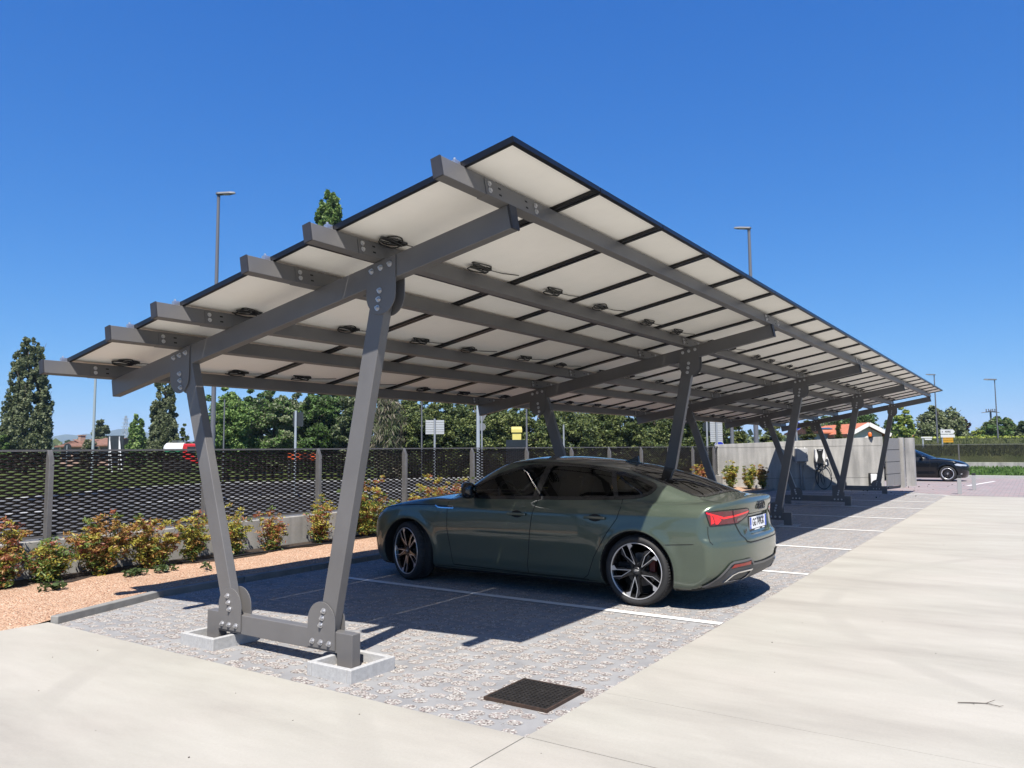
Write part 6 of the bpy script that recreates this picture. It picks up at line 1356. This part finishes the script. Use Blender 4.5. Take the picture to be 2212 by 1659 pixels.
# gable front house
d = 70; a = gpos(1842, d, 0); c = gpos(1906, d, 0); t = thing('house', 'white gabled house end with grey shaded gable behind the concrete wall', 'house', a); X = (c-a).normalized(); Y = fwd; W = (c-a).length; ze, zr = zat(1875, 938, d), zat(1875, 921, d)
b = MB(); V = [a+X*x+Y*y+Vector((0, 0, z)) for y in (0, 9) for x, z in ((0, -.2), (W, -.2), (W, ze), (W/2, zr), (0, ze))]; k = 5; b.add(V, [tuple(range(k)), tuple(range(2*k-1, k-1, -1))]+[(i, k+i, k+(i+1) % k, (i+1) % k) for i in range(k)]); b.build('wall', M_wht, t)
b = MB()
for sg in (0, 1):
    e = a+X*(-.6 if sg == 0 else W+.6)+Vector((0, 0, ze-.25)); m_ = a+X*W/2+Vector((0, 0, zr+.05)); b.add([e-Y*.5, m_-Y*.5, m_+Y*9.5, e+Y*9.5, e-Y*.5+Vector((0, 0, .3)), m_-Y*.5+Vector((0, 0, .3)), m_+Y*9.5+Vector((0, 0, .3)), e+Y*9.5+Vector((0, 0, .3))], [(0, 1, 2, 3), (7, 6, 5, 4), (0, 4, 5, 1), (1, 5, 6, 2), (2, 6, 7, 3), (3, 7, 4, 0)])
r = b.build('roof', M_otile, t)
b = MB()
for sg in (0, 1):
    e = a+X*(-.6 if sg == 0 else W+.6)+Vector((0, 0, ze-.1))-Y*.52; m_ = a+X*W/2+Vector((0, 0, zr+.2))-Y*.52; b.bar(e, m_, .05, .34)
b.build('verge_board', M_wht, r)
b = MB(); q = a+X*W*.5-Y*.04+Vector((0, 0, ze*.55)); b.bar(q-X*.6, q+X*.6, .06, 1.3); b.build('window', M_win, t)
house('low house with terracotta roof and dark porch behind the yellow green tree', 1958, 2010, 92, 934, 944, 8, M_wht, M_otile, base=.5, wins=3)
t, P, W, ze, zr = house('pale yellow house corner among the evergreens', 1107, 1126, 39, 926, 934, 4, M_yell, M_yell, hip=False, wins=1, ov=.05)
# tanker lorry
d = 62; p = gpos(362, d); t = thing('tanker_lorry', 'white tanker lorry with green band and red cab beyond the fence', 'lorry', p); zc = zat(385, 969, d)
M_tank = mat('white_tank', (.74, .75, .75), .3, coat=.3); M_rcab = mat('red_cab_paint', (.5, .012, .012), .3, coat=.5); M_gband = mat('green_band', (.01, .12, .05), .4)
L_ = 38*d/FOC; a = p+Vector((0, 0, zc-p.z)); e = a+rgt*L_; b = MB(); b.cyl(a, e, .47, 24); b.cyl(a-rgt*.2, a, .3, 24, 0, .47); b.build('tank', M_tank, t, bevel=.03)
b = MB(); b.bar(a-fwd*.46-Vector((0, 0, .16)), e-fwd*.46-Vector((0, 0, .16)), .03, .24); b.build('side_band', M_gband, t)
b = MB(); b.bar(a+rgt*.4+Vector((0, 0, .60)), e-rgt*.3+Vector((0, 0, .60)), .3, .03); b.build('catwalk_rail', M_gpole, t)
q = e+rgt*.95; b = MB(); b.bar(q-rgt*.75+Vector((0, 0, -.42)), q+rgt*.55+Vector((0, 0, -.42)), 2.0, 1.6); b.build('cab', M_rcab, t, bevel=.12); b = MB(); b.bar(q-rgt*.35-fwd*1.02+Vector((0, 0, -.1)), q+rgt*.3-fwd*1.02+Vector((0, 0, -.1)), .03, .5); b.build('cab_window', M_win, t)
b = MB(); b.bar(p+Vector((0, 0, .75)), p+rgt*(L_+1.6)+Vector((0, 0, .75)), 1.6, .25); b.build('chassis', M_cable, t)
for x in (.5, 1.0, 1.7): b = MB(); q = p+rgt*x*1.1; b.cyl(q-fwd*1.1+Vector((0, 0, .48)), q-fwd*.8+Vector((0, 0, .48)), .48, 20); b.build('wheel', M_tyre, t)
# orange plastic barrier behind the fence
bt2 = thing('road_barrier', 'orange road works barrier beyond the fence, between the near legs', 'barrier', gpos(668, 27)); p = gpos(655, 27)
for i in range(3): b = MB(); q = p+rgt*(-.36+i*.36); b.bar(q-rgt*.17+Vector((0, 0, 1.38)), q+rgt*.17+Vector((0, 0, 1.38)), .06, .24); b.build('barrier_panel', mat('orange_plastic', (.62, .09, .015), .5), bt2)
b = MB(); b.bar(p-rgt*.5+Vector((0, 0, .55)), p-rgt*.47+Vector((0, 0, .55)), .03, 1.5); b.bar(p+rgt*.5+Vector((0, 0, .55)), p+rgt*.53+Vector((0, 0, .55)), .03, 1.5); b.build('barrier_feet', M_lpole, bt2)
# bollards
for (x, y, lab) in ((27.80, 2.03, 'square white bollard with black cap, nearer the camera'), (30.6, 1.80, 'square white bollard with black cap, further back beside the black car nose')):
    t = thing('bollard', lab, 'bollard', (x, y, 0), 'white bollards at the end of the concrete'); b = MB(); b.box((x, y, .24), (.11, .11, .50)); b.build('shaft', M_bol, t, bevel=.008); b = MB(); b.box((x, y, .525), (.118, .118, .07)); b.build('cap', M_cable, t, bevel=.008)
# far kerb, verge, wall and fence
kerb_run([(41.75, 9.0), (41.75, 2.6), (39.6, -40)], .14, .12, 2.2, M_boxconc)
vb = MB(); vb.quadgrid([[(41.83, 9, .11), (41.83, 2.6, .11), (39.7, -40, .11)], [(47.6, 9, .32), (47.6, 2.6, .32), (45.5, -40, .32)]]); struct(vb.build('grass_verge', M_grass))
rs = np.random.RandomState(12); n = 9000; y = rs.uniform(-12, 6, n); f = rs.uniform(0, 1, n); x = np.interp(y, [-40, 2.6, 9], [39.7, 41.83, 41.83])+f*5.7; P = np.stack([x, y, .11+.21*f], 1); a = rs.uniform(0, 6.28, n); h = rs.uniform(.05, .18, n); ca, sa = np.cos(a)*.03, np.sin(a)*.03; z = np.zeros(n)
V = np.stack([P+np.stack([-ca, -sa, z-.02], 1), P+np.stack([ca, sa, z-.02], 1), P+np.stack([ca*.2+rs.normal(0, .04, n), sa*.2+rs.normal(0, .04, n), h], 1), P+np.stack([-ca*.2, -sa*.2, h*.9], 1)], 1).reshape(-1, 3); o = link('verge_grass', mesh_np('verge_grass', V, np.arange(4*n).reshape(n, 4), [L_bri])); o['kind'] = 'stuff'
fw = MB(); fw.bar((47.7, 14, .3), (46.2, -40, .3), .2, .62); tag(fw.build('low_wall', M_wall, bevel=.006), 'low concrete wall under the far fence behind the black car', 'wall')
ff = thing('mesh_fence', 'far dark mesh fence on a low wall behind the black hatchback', 'fence', (47.2, 0, .6)); pm2 = mesh_panel(2.98, .90)
A = Vector((47.75, 12.4, .62)); Bv = Vector((46.25, -38, .62)); dr = (Bv-A).normalized(); nn = int((Bv-A).length/3.0)
for i in range(nn):
    q = A+dr*3.0*i; o = link('mesh_panel', pm2, ff, q-Vector((47.2, 0, .6))); o.rotation_euler = (0, 0, math.atan2(dr.y, dr.x)); b = MB(); b.box((q.x, q.y, 1.09), (.06, .06, .98)); b.build('fence_post', M_post, ff)
    b = MB(); b.bar(q+Vector((0, 0, .93)), q+dr*3.0+Vector((0, 0, .93)), .04, .03); b.build('top_rail', M_post, ff)
sheet('road', [(49, 60), (49, -60), (51.5, -60), (51.5, 60)], -.05, M_asph)
# blue hills
def hills(nm, pts, d, m):
    b = MB(); top = [site(u, v, d) for u, v in pts]; r1 = [tuple(p) for p in top]; r2 = [tuple(np.array([p[0]+F_[0]*500, p[1]+F_[1]*500, -.6])) for p in top]; r0 = [(p[0]-F_[0]*350, p[1]-F_[1]*350, -.6) for p in top]
    b.quadgrid([r0, r1, r2]); struct(b.build(nm, m, smooth=True))
M_hill = mat('far_hill_forest', (.045, .065, .05), .95, var=.25, vs=.01, spec=0)
hills('hills', [(-300, 962), (-120, 950), (0, 955), (90, 955), (120, 942), (142, 938), (165, 940), (185, 937), (205, 938), (232, 932), (255, 927), (275, 926), (298, 928), (318, 934), (345, 941), (370, 948), (400, 953), (440, 950), (520, 956), (700, 960), (900, 964)], 2900, M_hill)

# ------------------------------------------------------------------ air
hz = MB(); hz.box((800, 1200, 74.4), (9000, 9000, 151.2)); ho = struct(hz.build('haze', []), 'stuff')
hm = bpy.data.materials.new('haze_air'); hm.use_nodes = True; hn = hm.node_tree.nodes; hl = hm.node_tree.links; hn.remove(hn['Principled BSDF'])
pv = hn.new('ShaderNodeVolumePrincipled'); pv.inputs['Color'].default_value = (.62, .79, 1, 1); pv.inputs['Density'].default_value = 2.0e-4; hl.new(pv.outputs[0], hn['Material Output'].inputs['Volume']); ho.data.materials.append(hm)

# ------------------------------------------------------------------ albedo trim: colours scaled down against the raised exposure, to deepen the shade
KEEP = ('white_backsheet', 'red_lamp_glass', 'machined_alloy', 'bright_chrome', 'matt_alu', 'galvanised_steel', 'plate_white', 'plate_blue', 'far_hill_forest', 'haze_air')
def trim(c, k): return (c[0]*k, c[1]*k, c[2]*k, 1)
for m in bpy.data.materials:
    if not m.use_nodes or m.name in KEEP or 'glass' in m.name: continue
    tone = None
    for n in m.node_tree.nodes:
        if n.type == 'VALTORGB' and not any(l.to_node.type == 'MIX' and l.to_socket == l.to_node.inputs[7] for l in n.outputs[0].links):
            for e in n.color_ramp.elements: e.color = trim(e.color, .79)
        elif n.type in ('BSDF_PRINCIPLED', 'BSDF_TRANSLUCENT'):
            i = n.inputs[0]; i.default_value = trim(i.default_value, .79)
        elif n.type == 'TEX_BRICK':
            for q in ('Color1', 'Color2', 'Mortar'): n.inputs[q].default_value = trim(n.inputs[q].default_value, .79)
